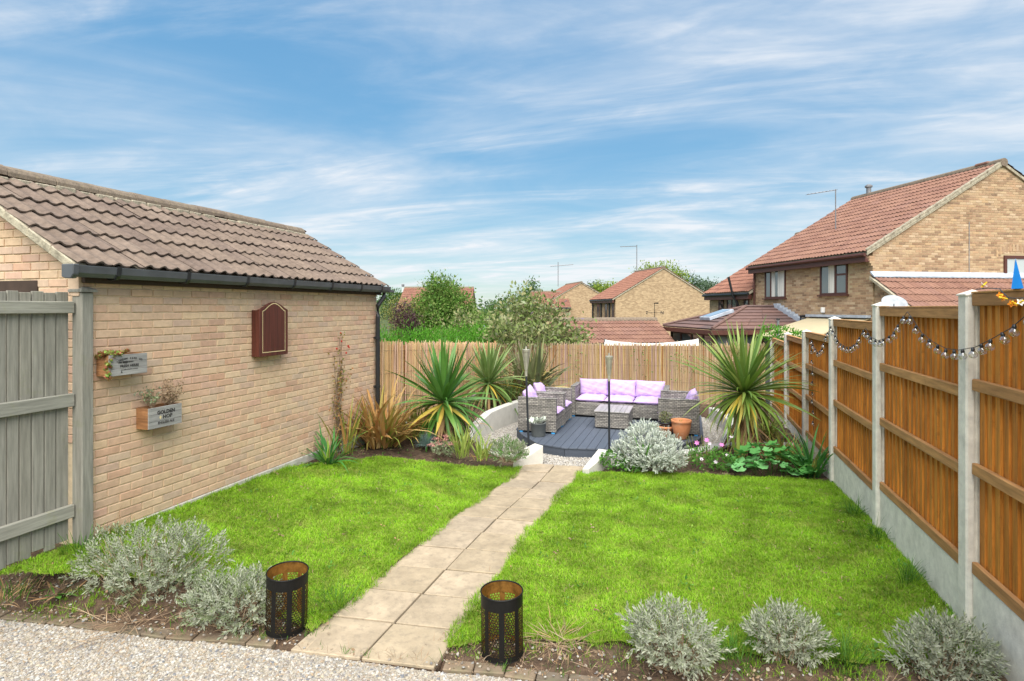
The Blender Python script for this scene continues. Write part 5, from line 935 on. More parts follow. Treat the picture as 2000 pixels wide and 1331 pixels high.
bush('rounded lavender bush right of the path, bare stems below', (-.10, 3.80, .03), [(0, 0, .20, .22, .21, .16), (.12, .03, .17, .16, .16, .12), (-.14, 0, .18, .14, .16, .12)], 470, 'lavender', woody=120)
bush('small lavender bush in the middle of the right border', (.60, 4.08, .05), [(0, 0, .16, .16, .16, .13), (.12, .0, .12, .10, .12, .08), (-.12, 0, .13, .10, .12, .08)], 310, 'lavender', woody=70)
bush('lavender bush by the gravel board, cut by the frame', (1.50, 4.14, .06), [(0, 0, .17, .21, .19, .14), (.14, .04, .15, .14, .15, .11), (-.15, -.03, .12, .13, .13, .09)], 420, 'lavender', woody=80)
bush('small green grey lavender beside the left wall wedge', (-2.62, 8.16, .03), [(0, 0, .15, .25, .22, .15), (.12, .0, .12, .16, .16, .12)], 420, 'lavender_green', woody=40, m2='mid_green')
def fern(n=13, ln=.085):
    P, D, S_ = [], [], []
    for i in range(n):
        sgn = 1 if i % 2 else -1; P.append((0, 0, ln * i / n)); D.append((sgn * .8, .15, .6))
    return stamp(*LEAF, frames(np.array(D), np.zeros(n)) * .029, np.array(P))
bush('billowing silver white dusty shrub right of the path end', (-.58, 8.62, .0), [(0, .05, .30, .46, .36, .34), (.30, .05, .22, .30, .30, .26), (-.30, 0, .18, .28, .28, .22), (-.05, .1, .48, .22, .22, .2), (.10, -.15, .2, .4, .25, .22)], 2100, 'silver', woody=60, name='silver_shrub', tmpl=fern()).scale = (.9, .9, .92)
gl_ = thing('ground_cover', 'low green leaves at the foot of the silver shrub', 'plant', (-1.08, 8.62, -.02)); leaf_cloud('leaves', 'mid_green', [(0, 0, .08, .22, .18, .13), (.25, -.12, .05, .2, .12, .09)], 420, .055, gl_)
sp_ = thing('silver_plant', 'silver leaved plant growing in the grey pot', 'plant', (-2.60, 9.99, DZ + .21)); V, F = stamp(*LEAF, frames(np.array([(math.cos(i * 2.4) * .9, math.sin(i * 2.4) * .9, random.uniform(.2, 1.6)) for i in range(46)]), np.zeros(46)) * rng.uniform(.10, .17, 46)[:, None, None], np.zeros((46, 3)) + np.array([(random.gauss(0, .05), random.gauss(0, .05), random.uniform(0, .05)) for _ in range(46)])); link('leaves', mesh_np('leaves', V, F, 'silver'), sp_)
bu = thing('potted_shrub', 'sparse green shrublet in the black inner pot', 'plant', (-.40, 10.62, DZ + .23)); leaf_cloud('leaves', 'phormium', [(0, 0, .11, .11, .11, .1)], 200, .04, bu); MB().tube([(0, 0, 0), (.01, 0, .08), (.03, .01, .16)], .004, 5).tube([(0, 0, 0), (-.03, 0, .08), (-.06, .01, .15)], .004, 5).obj('stem', 'bark', bu)
sg = thing('seedling', 'tiny seedling in the large terracotta pot', 'plant', (-.125, 10.52, DZ + .27)); blades_joined('leaves', sg, 'mid_green', 7, (.05, .09), (.012, .02), (.4, 1.3), (.3, .9), .01)
# mallow: big round lobed leaves
mw = thing('mallow', 'patch of large round lobed green leaves by the right lawn edge', 'plant', (1.12, 8.88, -.02))
def lobed(r, n=30):
    V = [(0, 0, 0)]; 
    for i in range(n + 1): a = .25 + (2 * math.pi - .5) * i / n; q = r * (1 + .10 * math.cos(5 * a)); V.append((q * math.cos(a), q * math.sin(a), .18 * r + .10 * r * math.cos(5 * a) + .03 * r * math.sin(11 * a)))
    return mesh_np('leaf', np.array(V), np.array([(0, i, i + 1) for i in range(1, n + 1)]), 'mallow', True)
lm = [lobed(r_) for r_ in (.055, .07, .085, .095)]; sm_ = MB()
for i in range(84):
    x_, y_ = random.uniform(-.55, .55), random.uniform(-.26, .24); h = max(.05, .34 * (1 - (x_ / .7) ** 2) * (1 if y_ > -.1 else .55) * random.uniform(.5, 1.15)); link('leaf', random.choice(lm), mw, (x_, y_, h), (random.uniform(.0, .6), random.uniform(-.35, .2), random.uniform(0, 6.28))); sm_.tube([(x_ * .8, y_ * .8 + .05, 0), (x_ * .95, y_ + .02, h * .6), (x_, y_, h)], .003, 4, False)
sm_.obj('stalks', 'mid_green', mw)
ge = thing('geranium', 'bushy green plant with pink flowers in front of the ledge', 'plant', (.28, 9.0, .0)); leaf_cloud('leaves', 'mid_green', [(0, 0, .10, .34, .2, .16), (.2, -.05, .08, .25, .18, .13)], 900, .045, ge); st = MB()
pk = mesh_np('flower', *stamp(*LEAF, frames(np.array([(math.cos(a), math.sin(a), .3) for a in np.arange(6) * 1.047]), np.zeros(6)) * .045, np.zeros((6, 3))), 'petal_pink'); pw_ = mesh_np('flower', *stamp(*LEAF, frames(np.array([(math.cos(a), math.sin(a), .3) for a in np.arange(6) * 1.047]), np.zeros(6)) * .036, np.zeros((6, 3))), 'petal_pale')
for x_, y_, z_, f_ in ((-.02, 0, .36, pk), (.19, .05, .29, pk), (-.16, .05, .30, pk), (.02, .05, .30, pw_), (.26, -.06, .17, pw_), (-.1, -.12, .1, pw_), (.1, -.14, .08, pw_), (.33, .1, .42, pw_)): link('flower', f_, ge, (x_, y_, z_), (random.uniform(.5, 1.2), random.uniform(-.4, .4), 0)); st.tube([(x_ * .7, y_, .05), (x_, y_ + .01, z_)], .003, 4, False)
for i in range(14): x_ = random.uniform(-.35, .0); st.tube([(x_ * .7, .1, .05), (x_ + random.gauss(0, .03), .12, random.uniform(.25, .42))], .0025, 4, False)
st.obj('stems', 'croc_green', ge)
ds = thing('dry_stems', 'cut back dead lavender stems right of the path lantern', 'dead plant', (-.86, 3.86, .03))
for m_, n_ in (('dry_stem', 80), ('leaf_dead', 20)): blades_joined('stems', ds, m_, n_, (.08, .24), (.003, .006), (.0, .6), (.0, .9), .12)
ds2 = thing('dry_stems', 'tangle of dead brown stalks under the wide lavender bush', 'dead plant', (-3.95, 3.22, .03)); blades_joined('stems', ds2, 'dry_stem', 130, (.15, .42), (.004, .007), (.0, .45), (.0, .6), .26)
ds3 = thing('dry_stems', 'dry twiggy weeds at the foot of the garage wall by the post', 'dead plant', (-4.86, 3.80, .3)); blades_joined('stems', ds3, 'leaf_dead', 26, (.12, .3), (.004, .007), (.5, 1.5), (.2, 1.0), .06); blades_joined('blades', ds3, 'grass_dark', 60, (.08, .16), (.004, .006), (.5, 1.5), (.2, 1.0), .06)
ds5 = thing('dry_stems', 'dead brown weeds at the left edge under the grey fence', 'dead plant', (-4.95, 3.0, .12)); blades_joined('stems', ds5, 'leaf_dead', 40, (.1, .28), (.004, .008), (.1, 1.3), (.2, 1.2), .10); blades_joined('blades', ds5, 'grass_dark', 70, (.08, .2), (.004, .006), (.3, 1.5), (.2, 1.2), .12)
ds4 = thing('dock_weed', 'broad leaved weed at the left edge by the gravel', 'plant', (-4.72, 3.2, .1)); blades_joined('leaves', ds4, 'mid_green', 14, (.12, .22), (.03, .05), (.1, .9), (.3, 1.0), .03); blades_joined('dry_leaves', ds4, 'leaf_dead', 14, (.1, .2), (.01, .02), (.1, .9), (.3, 1.0), .08)
cl = thing('climber', 'thin half bare climbing plant with red hips on the garage wall', 'climber', (GX + .02, 7.24, .25)); cs = MB(); pts = []
for k in range(7):
    y0 = random.uniform(-.05, .05); p = [(random.uniform(0, .04), y0, 0)]
    for z in np.linspace(.15, random.uniform(1.0, 1.85), 9): y0 += random.gauss(0, .03); p.append((.02 + random.uniform(0, .05), y0 * .9, z)); pts += [p[-1]] * 5
    cs.tube(p, [.011 if k < 2 else .005] * 4 + [.004] * 6, 5, False)
    if k > 2: q = p[random.randrange(4, 9)]; e_ = (q[0] + .06, q[1] + random.uniform(-.05, .26), q[2] + random.uniform(.0, .2)); cs.tube([q, e_], .003, 4, False); pts += [e_] * 6
cs.obj('stems', 'bark', cl); P = np.array(pts) + rng.normal(size=(len(pts), 3)) * np.array([.02, .045, .06]); P[:, 0] = np.abs(P[:, 0]); V, F = stamp(*LEAF, frames(rng.normal(size=P.shape)) * .045, P); link('leaves', mesh_np('leaves', V, F, 'climber_leaf'), cl)
hm = MB().lathe([(0, -.016), (.011, -.010), (.013, 0), (.009, .012), (.0, .018)], 10).mesh('hip', 'red_flower', smooth=True)
for y_, z_ in ((-.02, 1.72), (.17, 1.52), (.19, 1.5), (.12, 1.42), (-.12, 1.50), (.0, 1.6)): link('hip', hm, cl, (.07, y_, z_), (random.uniform(-.5, .5), 0, 0))
# ------------------------------------------------------------------ neighbouring houses (local x across the gable, y away along the ridge)
HR = R(26.45)
def window(parent, wx, y0, y1, z0, z1, mull=(), curtain=False, trans=(), axis='x', pale=False, f=.055):
    """window set in a wall facing local -x (axis x: wall plane x=wx, runs along y) or -y (axis y)"""
    def bx(mb, a0, a1, b0, b1, c0, c1): mb.box(a0, b0, c0, a1, b1, c1) if axis == 'x' else mb.box(b0, a0, c0, b1, a1, c1)
    w = MB(); d0, d1 = wx - .035, wx + .02
    for b0, b1, c0, c1 in ((y0, y1, z0, z0 + f), (y0, y1, z1 - f, z1), (y0, y0 + f, z0 + f, z1 - f), (y1 - f, y1, z0 + f, z1 - f)): bx(w, d0, d1, b0, b1, c0, c1)
    for q in mull: bx(w, d0 + .003, d1, q - .035, q + .035, z0 + f, z1 - f)
    for q, b0, b1 in trans: bx(w, d0 + .005, d1, b0, b1, q - .03, q + .03)
    win = w.obj('window', 'brown_frame', parent); s = MB(); bx(s, wx - .10, wx, y0 - .06, y1 + .06, z0 - .05, z0 - .003); s.obj('sill', 'brown_frame', win)
    edges_ = [y0 + f] + [v for q in mull for v in (q - .035, q + .035)] + [y1 - f]
    for a, b in zip(edges_[::2], edges_[1::2]): g_ = MB(); bx(g_, wx - .012, wx + .0, a, b, z0 + f, z1 - f); g_.obj('pane', 'pane_pale' if pale else 'pane', win)
    if curtain:
        for a, b in curtain: c_ = MB(); bx(c_, wx - .0165, wx - .0125, a, b, z0 + f, z1 - f); c_.obj('curtain', 'curtain', win)
    return win
def house(name, label, cat_, loc, W_, L_, eave, ridge, rz=HR, wallm='brick_far', tilem='tile_red_far', tiles=None, over=.25, flip_tiles=True, gutter=True, name_roof='roof'):
    t = thing(name, label, cat_, loc, rz); hw = W_ / 2; x0, x1 = over, W_ - over; sl = (ridge - eave) / hw
    w = MB().box(x0, 0, -2, x1, L_, eave + over * sl - .08); w.ext([(x0, eave + over * sl - .085), (x1, eave + over * sl - .085), (hw, ridge - .10)], (0, .001, 0), (1, 0, 0), (0, 0, 1), (0, L_ - .002, 0)); w.obj('wall', wallm, t, uv=True)
    r = MB().ext([(.0, eave), (hw, ridge), (W_, eave), (W_, eave - .10), (W_ - .02, eave - .10), (hw, ridge - .09), (.02, eave - .10), (0, eave - .10)], (0, -.06, 0), (1, 0, 0), (0, 0, 1), (0, L_ + .12, 0)).obj(name_roof, 'verge_mortar', t)
    rl_ = math.hypot(hw, ridge - eave); mode, g_ = tiles or ('stuff', .34); rows_ = max(1, round(rl_ / g_)); g2 = rl_ / rows_; cols_ = round((L_ + .16) / .30); tw_ = (L_ + .16) / cols_
    tile_roof(r, (-.04, L_ + .08, eave + .0), (0, -1, 0), (hw, 0, ridge - eave), cols_, rows_, tilem, tw_, g2, objects=(mode == 'left' or mode == 'both'), n=10, amp=.03)
    tile_roof(r, (W_ + .04, -.08, eave + .0), (0, 1, 0), (-hw, 0, ridge - eave), cols_, rows_, tilem, tw_, g2, objects=(mode == 'right' or mode == 'both'), n=10, amp=.03)
    MB().tube([(hw, -.08, ridge + .0), (hw, L_ + .08, ridge + .0)], .13, 10).obj('ridge', 'ridge_brown', r)
    for xx, sx in ((0, -1), (W_, 1)):
        MB().box(xx - .02 if sx < 0 else xx - .12, -.02, eave - .30, xx + .12 if sx < 0 else xx + .02, L_ + .02, eave - .105).obj('fascia', 'brown_frame', t)
        if gutter: MB().tube([(xx + sx * .06, -.05, eave - .09), (xx + sx * .06, L_ + .05, eave - .09)], .055, 8).obj('gutter', 'brown_frame' if gutter == 1 else 'black_plastic', t)
    return t
GA = -1.0
A = house('house', 'large buff brick house with red tiled roof rising above the right fence', 'house', (5.042, 19.366, GA), 9.62, 6.1, 4.02 - GA, 6.88 - GA, wallm='house_mortar', tilem='tile_red', tiles=('left', .345))
camA = Matrix.Rotation(-HR, 3, 'Z') @ (Vector((0, 0, CAM_H)) - Vector((5.042, 19.366, GA)))
slA = (6.88 - 4.02) / 4.81
gwin = (4.86, 5.75, 4.22, 4.98)
brick_face(A, (.25, .0, 0), (1, 0), 9.12, 2.7, 7.7, lambda u, z: z < 5.02 + (min(u + .25, 9.37 - u) - .15) * slA and not (4.5 < u < 5.6 and 4.14 < z < 5.02) and u < 6.4, 300, tuple(camA), 'house_brick', .002)
wins = [(1.0, 2.24, 3.78, 4.88), (4.09, 5.36, 3.72, 4.88)]
brick_face(A, (.25, 6.1, 0), (0, -1), 6.1, 2.4, 4.85, lambda u, z: not any(a - .08 < 6.1 - u < b + .08 and c - .05 < z < d + .02 for a, b, c, d in wins), 0, tuple(camA), 'house_brick', .002)
window(A, .245, *wins[0], mull=(1.52,), trans=((4.42, 1.05, 1.50),), curtain=((1.56, 1.85),)); window(A, .245, *wins[1], mull=(4.98,), curtain=((4.15, 4.55), (4.72, 4.94)))
window(A, -.004, *gwin, axis='y', pale=True, f=.10)
sc_ = MB()
for k in range(12): a = math.pi * (.30 + .40 * k / 11); x_ = 5.3 - 1.15 * math.cos(a); z_ = 4.24 + 1.05 * math.sin(a) - .17; sc_.add([(x_ + p * .04 * math.sin(a) - q * math.cos(a) * .22 * .0 , y_, z_ + q * .22) for y_ in (-.012, .05) for p, q in ((-1, 0), (1, 0), (1, 1), (-1, 1))], [(0, 1, 2, 3), (7, 6, 5, 4), (0, 4, 5, 1), (1, 5, 6, 2), (2, 6, 7, 3), (3, 7, 4, 0)])
sc_.obj('window_arch', 'house_brick', A)
cb_ = MB()
for k in range(5): cb_.box(.02 + k * .055, -.02, 4.90 - k * .075 - .07, .30, .10, 4.90 - k * .075)
cb_.obj('corbel', 'house_brick', A)
for k in range(8):
    a = Vector((.0 + k * 4.81 / 8, -.07, 4.97 + k * 2.86 / 8)); b = a + Vector((4.81 / 8 - .01, 0, 2.86 / 8 - .006)); MB().add([a, b, b + Vector((0, 0, .13)), a + Vector((0, 0, .13)), a + Vector((0, .10, 0)), b + Vector((0, .10, 0)), b + Vector((0, .10, .13)), a + Vector((0, .10, .13))], [(0, 1, 2, 3), (7, 6, 5, 4), (0, 4, 5, 1), (3, 2, 6, 7), (0, 3, 7, 4), (1, 5, 6, 2)]).obj('verge', 'verge_mortar', A)
MB().tube([(3.6, -.012, 2.9), (3.6, -.012, 6.0)], .012, 6).obj('cable', 'aerial', A)
MB().box(2.4 + .1, 3.3, 0, 2.5 + .1, 3.36, .1); MB().lathe([(.0, 0), (.09, 0), (.09, .28), (.14, .30), (.14, .36), (.05, .42), (.0, .42)], 12, (4.81, 5.35, 6.88 - GA + .05)).obj('flue', 'aerial', A)
MB().box(4.68, .35, 6.88 - GA + .04, 4.94, .8, 6.88 - GA + .14).obj('ridge_vent', 'tile_red', A, bevel=.03)
dpb = MB().tube([(.19, 6.02, 4.8), (.19, 6.02, -1)], .04, 8).obj('downpipe', 'brown_frame', A); MB().tube([(.2, 2.95, 3.05), (.02, 2.95, 3.05), (.02, 2.95, 2.86)], .055, 8).obj('boiler_flue', 'black_plastic', A); MB().box(.14, 2.0, 3.18, .245, 2.12, 3.36).obj('outside_lamp', 'white_plastic', A, bevel=.02)
# lean-to on the gable
lt = thing('lean_to', 'red tiled lean-to roof on the gable of the large house', 'lean-to', (5.042, 19.366, GA), HR)
lz, ld, lh = 4.28, 3.0, 1.95; MB().prism([(.30, -ld + .2), (9.2, -ld + .2), (9.2, -.012), (.30, -.012)], -1, [lz - lh + .05, lz - lh + .05, lz - .12, lz - .12]).obj('wall', 'house_mortar', lt, uv=True)
brick_face(lt, (.295, -.03, 0), (0, -1), 2.75, 2.0, 4.3, lambda u, z: z < lz - .22 - u * lh / ld, 0, tuple(camA), 'house_brick', .002)
lr = MB().add([(.12, -ld, lz - lh - .08), (9.5, -ld, lz - lh - .08), (9.5, -.014, lz - .08), (.12, -.014, lz - .08), (.12, -ld, lz - lh), (9.5, -ld, lz - lh), (9.5, -.014, lz), (.12, -.014, lz)], [(3, 2, 1, 0), (4, 5, 6, 7), (0, 1, 5, 4), (1, 2, 6, 5), (2, 3, 7, 6), (3, 0, 4, 7)]).obj('roof', 'verge_mortar', lt)
rlen = math.hypot(ld, lh); tile_roof(lr, (.20, -ld - .02, lz - lh + .01), (1, 0, 0), (0, ld, lh), 29, 10, 'tile_red', .30, rlen / 10, n=10, amp=.03)
MB().add([(.15, -.16, lz + .02), (9.4, -.16, lz + .02), (9.4, -.016, lz + .16), (.15, -.016, lz + .16), (.15, -.16, lz - .02), (9.4, -.16, lz - .02), (9.4, -.012, lz + .10), (.15, -.012, lz + .10)], [(0, 1, 2, 3), (7, 6, 5, 4), (0, 4, 5, 1), (3, 2, 6, 7), (0, 3, 7, 4), (1, 5, 6, 2)]).obj('flashing', 'lead', lt)
# lower terrace house beyond
GB = -2.05
B = house('house', 'lower brick house stepped down behind the large house', 'house', (5.042 - 6.12 * math.sin(HR), 19.366 + 6.12 * math.cos(HR), GB), 9.62, 3.6, 3.0 - GB, 5.86 - GB, tiles=('left', .345), gutter=2)
for a, b, z0, z1 in ((2.35, 2.75, 3.7, 4.75), (1.25, 2.05, 3.7, 4.8), (.35, .72, 4.0, 4.75)): window(B, .245, a, b, z0, z1, mull=(((a + b) / 2),) if b - a > .6 else (), trans=((4.35, a, b),) if b - a < .6 else ())
MB().tube([(.16, 2.25, 4.8), (.05, 2.28, 4.6), (.16, 2.28, 4.4), (.16, 2.28, 2)], .05, 8).obj('downpipe', 'black_plastic', B); MB().tube([(-.3, 1.0, 5.7), (-.1, 1.0, 4.9), (.05, .95, 4.65), (.16, .95, 4.4), (.16, .95, 2)], .05, 8).obj('soil_pipe', 'black_plastic', B)
ae = thing('tv_aerial', 'thin television aerial beside the big red roof', 'aerial', (5.181, 23.598, 5.2)); MB().tube([(0, 0, 0), (0, 0, 1.52)], .02, 6).obj('mast', 'aerial', ae); MB().tube([(.02, .01, 1.5), (-1.0, -.31, 1.33)], .015, 6).obj('boom', 'aerial', ae)
er = MB()
for k in range(9): s = k / 8; c_ = Vector((.02, .01, 1.5)).lerp(Vector((-1.0, -.31, 1.33)), s); er.tube([c_ + Vector((-.03, .10, 0)), c_ + Vector((.03, -.10, 0))], .006, 4)
er.obj('elements', 'aerial', ae)
dd = thing('satellite_dish', 'grey satellite dish peeking over the fence at the lean-to', 'satellite dish', (5.25, 17.6, 2.43)); q = MB().lathe([(.0, .0), (.12, .012), (.22, .04), (.30, .08), (.305, .075), (.22, .03), (.12, .0), (0, -.012)], 28); o_ = q.obj('dish', 'dish', dd, rot=(R(40), R(-14), R(20)), smooth=True); MB().tube([(0, .1, -.6), (0, .06, 0)], .02, 6).obj('bracket', 'aerial', dd); MB().tube([(0, 0, -.2), (-.12, -.42, .02)], .012, 6).obj('arm', 'aerial', dd)
# conservatory against the large house
cons = thing('conservatory', 'conservatory with plum tiled hipped roof and dark frames', 'conservatory', (5.042, 19.366, 0), HR)
yr, xr, xe, ze, zr, hs = 4.55, -1.07, -3.5, 1.62, 2.37, 1.95
def slope_tiles(parent, P0, P1, Q0, Q1, rows_, m):     # courses of flat interlocking tiles between eave P0-P1 and ridge Q0-Q1
    P0, P1, Q0, Q1 = map(Vector, (P0, P1, Q0, Q1)); nrm = (P1 - P0).cross(Q0 - P0).normalized()
    for r in range(rows_):
        a, b = P0.lerp(Q0, r / rows_), P1.lerp(Q1, r / rows_); c, d = P0.lerp(Q0, (r + 1.06) / rows_), P1.lerp(Q1, (r + 1.06) / rows_); n_ = max(2, int((b - a).length / .9))
        for k in range(n_):
            s0, s1 = k / n_, (k + .985) / n_; v = [a.lerp(b, s0), a.lerp(b, s1), c.lerp(d, s1), c.lerp(d, s0)]; up = nrm * .035; MB().add([v[0], v[1], v[2] - up * .3, v[3] - up * .3, v[0] + up, v[1] + up, v[2], v[3]], [(3, 2, 1, 0), (4, 5, 6, 7), (0, 1, 5, 4), (1, 2, 6, 5), (3, 0, 4, 7)]).obj('tile', m, parent)
cr = MB().add([(.24, yr - hs, ze - .02), (xe, yr - hs, ze - .02), (xe, yr + hs, ze - .02), (.24, yr + hs, ze - .02), (xr, yr, zr - .02), (.24, yr, zr - .02)], [(0, 1, 4, 5), (1, 2, 4), (2, 3, 5, 4), (0, 3, 2, 1), (0, 5, 3)]).obj('roof', 'tile_plum', cons)
slope_tiles(cr, (xe, yr - hs, ze), (.22, yr - hs, ze), (xr, yr, zr), (.22, yr, zr), 7, 'tile_plum'); slope_tiles(cr, (xe, yr + hs, ze), (xe, yr - hs, ze), (xr, yr + .02, zr), (xr, yr - .02, zr), 7, 'tile_plum')
for a, b in (((xe, yr - hs, ze + .05), (xr, yr, zr + .05)), ((xe, yr + hs, ze + .05), (xr, yr, zr + .05)), ((xr, yr, zr + .04), (.2, yr, zr + .04))): MB().tube([a, b], .05, 6).obj('hip_cap', 'tile_plum', cr)
fl_ = MB()
for k in range(10): s = k / 10; fl_.box(.05, yr - hs + s * hs, ze + s * (zr - ze) + .02, .235, yr - hs + (s + .1) * hs, ze + (s + .1) * (zr - ze) + .14)
fl_.obj('flashing', 'lead', cr)
MB().box(xe - .06, yr - hs - .06, ze - .18, .2, yr - hs, ze - .03).box(xe - .06, yr - hs, ze - .18, xe, yr + hs, ze - .03).obj('gutter', 'brown_frame', cons)
cw = MB()
for k in range(5): x_ = xe + .2 + k * .85; cw.box(x_ - .05, yr - hs + .25, -1, x_ + .05, yr - hs + .33, ze - .1)
for k in range(5): y_ = yr - hs + .3 + k * .85; cw.box(xe + .25, y_ - .05, -1, xe + .33, y_ + .05, ze - .1)
cw.box(xe + .2, yr - hs + .24, ze - .25, .2, yr - hs + .34, ze - .1).box(xe + .24, yr - hs + .3, ze - .25, xe + .34, yr + hs - .2, ze - .1).obj('frame', 'brown_frame', cons)
MB().box(xe + .29, yr - hs + .29, -1, .2, yr - hs + .30, ze - .2).box(xe + .28, yr - hs + .3, -1, xe + .29, yr + hs - .3, ze - .2).obj('glazing', 'pane', cons)
n1 = Vector((-(zr - ze), 0, (xr - xe))).normalized(); up_ = Vector((xr - xe, 0, zr - ze)).normalized(); o_ = Vector((xe + .75, yr - .45, ze + .75 * (zr - ze) / (xr - xe))); sk = MB()
V_ = [o_ + n1 * .04, o_ + up_ * 1.0 + n1 * .04, o_ + up_ * 1.0 + Vector((0, .75, 0)) + n1 * .04, o_ + Vector((0, .75, 0)) + n1 * .04]; sk.add(V_ + [v + n1 * .12 for v in V_], [(0, 1, 2, 3), (7, 6, 5, 4), (0, 4, 5, 1), (1, 5, 6, 2), (2, 6, 7, 3), (3, 7, 4, 0)]); so_ = sk.obj('skylight', 'lead', cr, bevel=.01)
c_ = sum(V_, Vector()) / 4; W4 = [c_ + (v - c_) * .82 + n1 * .125 for v in V_]; MB().add(W4 + [v + n1 * .006 for v in W4], [(7, 6, 5, 4)]).obj('pane', 'skylight_glass', so_)
# beige canopy between fence and house
by_ = thing('canopy', 'pale beige sheet canopy sloping below the house windows', 'canopy', (5.042, 19.366, 0), HR)
MB().add([(.23, .1, 2.03), (.23, 2.7, 2.03), (-1.9, 2.7, 1.42), (-1.9, .1, 1.42), (.23, .1, 2.0), (.23, 2.7, 2.0), (-1.9, 2.7, 1.39), (-1.9, .1, 1.39)], [(0, 1, 2, 3), (7, 6, 5, 4), (0, 4, 5, 1), (1, 5, 6, 2), (2, 6, 7, 3), (3, 7, 4, 0)]).obj('sheet', 'beige_sheet', by_); MB().box(.05, .05, 2.04, .235, 2.75, 2.12).obj('flashing', 'lead', by_)
for y_ in (.3, 2.5): MB().box(-1.8, y_ - .04, -1, -1.72, y_ + .04, 1.4).obj('post', 'brown_frame', by_)
# far gabled houses
GC = -2.3
Cc = house('house', 'middle distance gabled brick house with plain windowless end wall', 'house', (-5.636, 44.323, GC), 8.4, 5.8, 3.05 - GC, 5.52 - GC, tiles=('stuff', .36), gutter=2)
for a, b, z0, z1 in ((.25, .75, 3.45, 5.0), (1.9, 2.5, 3.9, 5.0), (3.9, 4.6, 3.6, 5.0)): window(Cc, .245, a, b, z0, z1, mull=((a + b) / 2,))
for y_ in (1.2, 3.3, 5.6): MB().tube([(.1, y_, 5.1), (.16, y_, 4.9), (.16, y_, 1)], .07, 6).obj('downpipe', 'black_plastic', Cc)
MB().prism([(-1.3, .3), (.24, .3), (.24, 3.6), (-1.3, 3.6)], 0, [2.85, 3.2, 3.2, 2.85]).obj('porch', 'tile_red_far', Cc); MB().box(-.1, .28, 3.2, .24, 3.62, 3.32).obj('porch_flashing', 'lead', Cc)
MB().lathe([(.0, 0), (.09, 0), (.10, .05), (.07, .06), (0, .03)], 14).obj('vent', 'black_plastic', Cc, loc=(4.9, 0, 2.47), rot=(R(90), 0, 0))
MB().tube([(4.2, 6.2 - .6, 7.8), (4.2, 5.6, 10.2)], .035, 6).tube([(4.2, 5.6, 10.1), (2.6, 5.4, 10.0)], .03, 5).obj('aerial', 'aerial', Cc)
Dh = house('house', 'smaller distant gabled brick house left of the middle one', 'house', (-13.998, 57.432, -2.4), 7.3, 6.2, 2.98 + 2.4, 5.02 + 2.4, tiles=('stuff', .36), gutter=2)
for a, b in ((.3, .9), (2.2, 2.9)): window(Dh, .245, a, b, 3.5, 5.1, mull=((a + b) / 2,))
MB().tube([(2.6, 5.9, 7.2), (2.6, 5.9, 10.0)], .04, 6).tube([(1.7, 5.9, 9.5), (4.4, 5.9, 9.75)], .035, 5).obj('aerial', 'aerial', Dh)
house('house', 'distant house whose red roof shows right of the rounded shrub', 'house', (-25.6, 50.0, -2.4), 8.0, 6.1, 2.2 + 2.4, 4.15 + 2.4, rz=R(17.3 - 90), tiles=('stuff', .36), gutter=2)
house('house', 'distant low red roofed house behind the buddleia', 'house', (-17.2, 62.0, -2.4), 7.0, 3.6, 2.4 + 2.4, 4.05 + 2.4, rz=R(20 - 90), tiles=('stuff', .36), gutter=2)
# small neighbouring garage with red roof and weather vane
gr = HR - math.pi / 2; GO = Vector((-1.33, 23.9, 0))
gU = Vector((math.cos(HR), math.sin(HR), 0)); gV = Vector((-math.sin(HR), math.cos(HR), 0)); g0 = GO - gU * 6.2 + gV * 1.75
sg_ = house('neighbour_garage', 'small garage behind the reed screen with bright red pantiles', 'garage', (g0.x, g0.y, -1.2), 3.5, 6.2, 1.02 + 1.2, 1.84 + 1.2, rz=gr, tilem='tile_red', tiles=('right', .34), over=.12, gutter=2)
wv = thing('weather_vane', 'black weather vane with N on the red garage ridge end', 'weather vane', (GO.x, GO.y, 1.60), R(17)); MB().tube([(0, 0, 0), (0, 0, .95)], .012, 6).obj('pole', 'black_metal', wv); MB().tube([(-.26, 0, .55), (.26, 0, .55)], .010, 6).tube([(0, -.2, .55), (0, .2, .55)], .010, 6).obj('arms', 'black_metal', wv); text('N', .17, 'ink', wv, (.31, 0, .49), (R(90), 0, 0), bold=.006); text('S', .17, 'ink', wv, (-.31, 0, .49), (R(90), 0, R(180)), bold=.006); MB().ext([(-.02, .0), (.16, -.015), (.16, .05), (-.02, .03)], (0, 0, .92), (1, 0, 0), (0, 0, 1), (0, .012, 0)).obj('arrow', 'black_metal', wv)
tp = thing('canvas_strip', 'sagging white canvas strip stretched behind the reed screen', 'canvas', (-2.2, 15.66, 1.25)); v_ = []; 
for i in range(25): s = i / 24; sag = -.10 * math.sin(math.pi * s) + .05 * s; w_ = .03 * math.sin(s * 31); v_ += [(2.45 * s, .34 * s + w_, .21 + sag + (.02 if i in (0, 24) else 0)), (2.45 * s, .34 * s - .06 + w_, .0 + sag * .6), (2.45 * s, .34 * s + .03 + w_, .21 + sag), (2.45 * s, .34 * s - .03 + w_, .0 + sag * .6)]
MB().add(v_, [f_ for i in range(24) for f_ in ((4 * i, 4 * i + 1, 4 * i + 5, 4 * i + 4), (4 * i + 2, 4 * i + 6, 4 * i + 7, 4 * i + 3), (4 * i, 4 * i + 4, 4 * i + 6, 4 * i + 2))]).obj('canvas', 'canvas', tp, smooth=True)
for x_, y_ in ((0, 0), (2.45, .34)): MB().tube([(x_, y_, -1.6), (x_, y_, .24)], .02, 6).obj('post', 'aerial', tp)
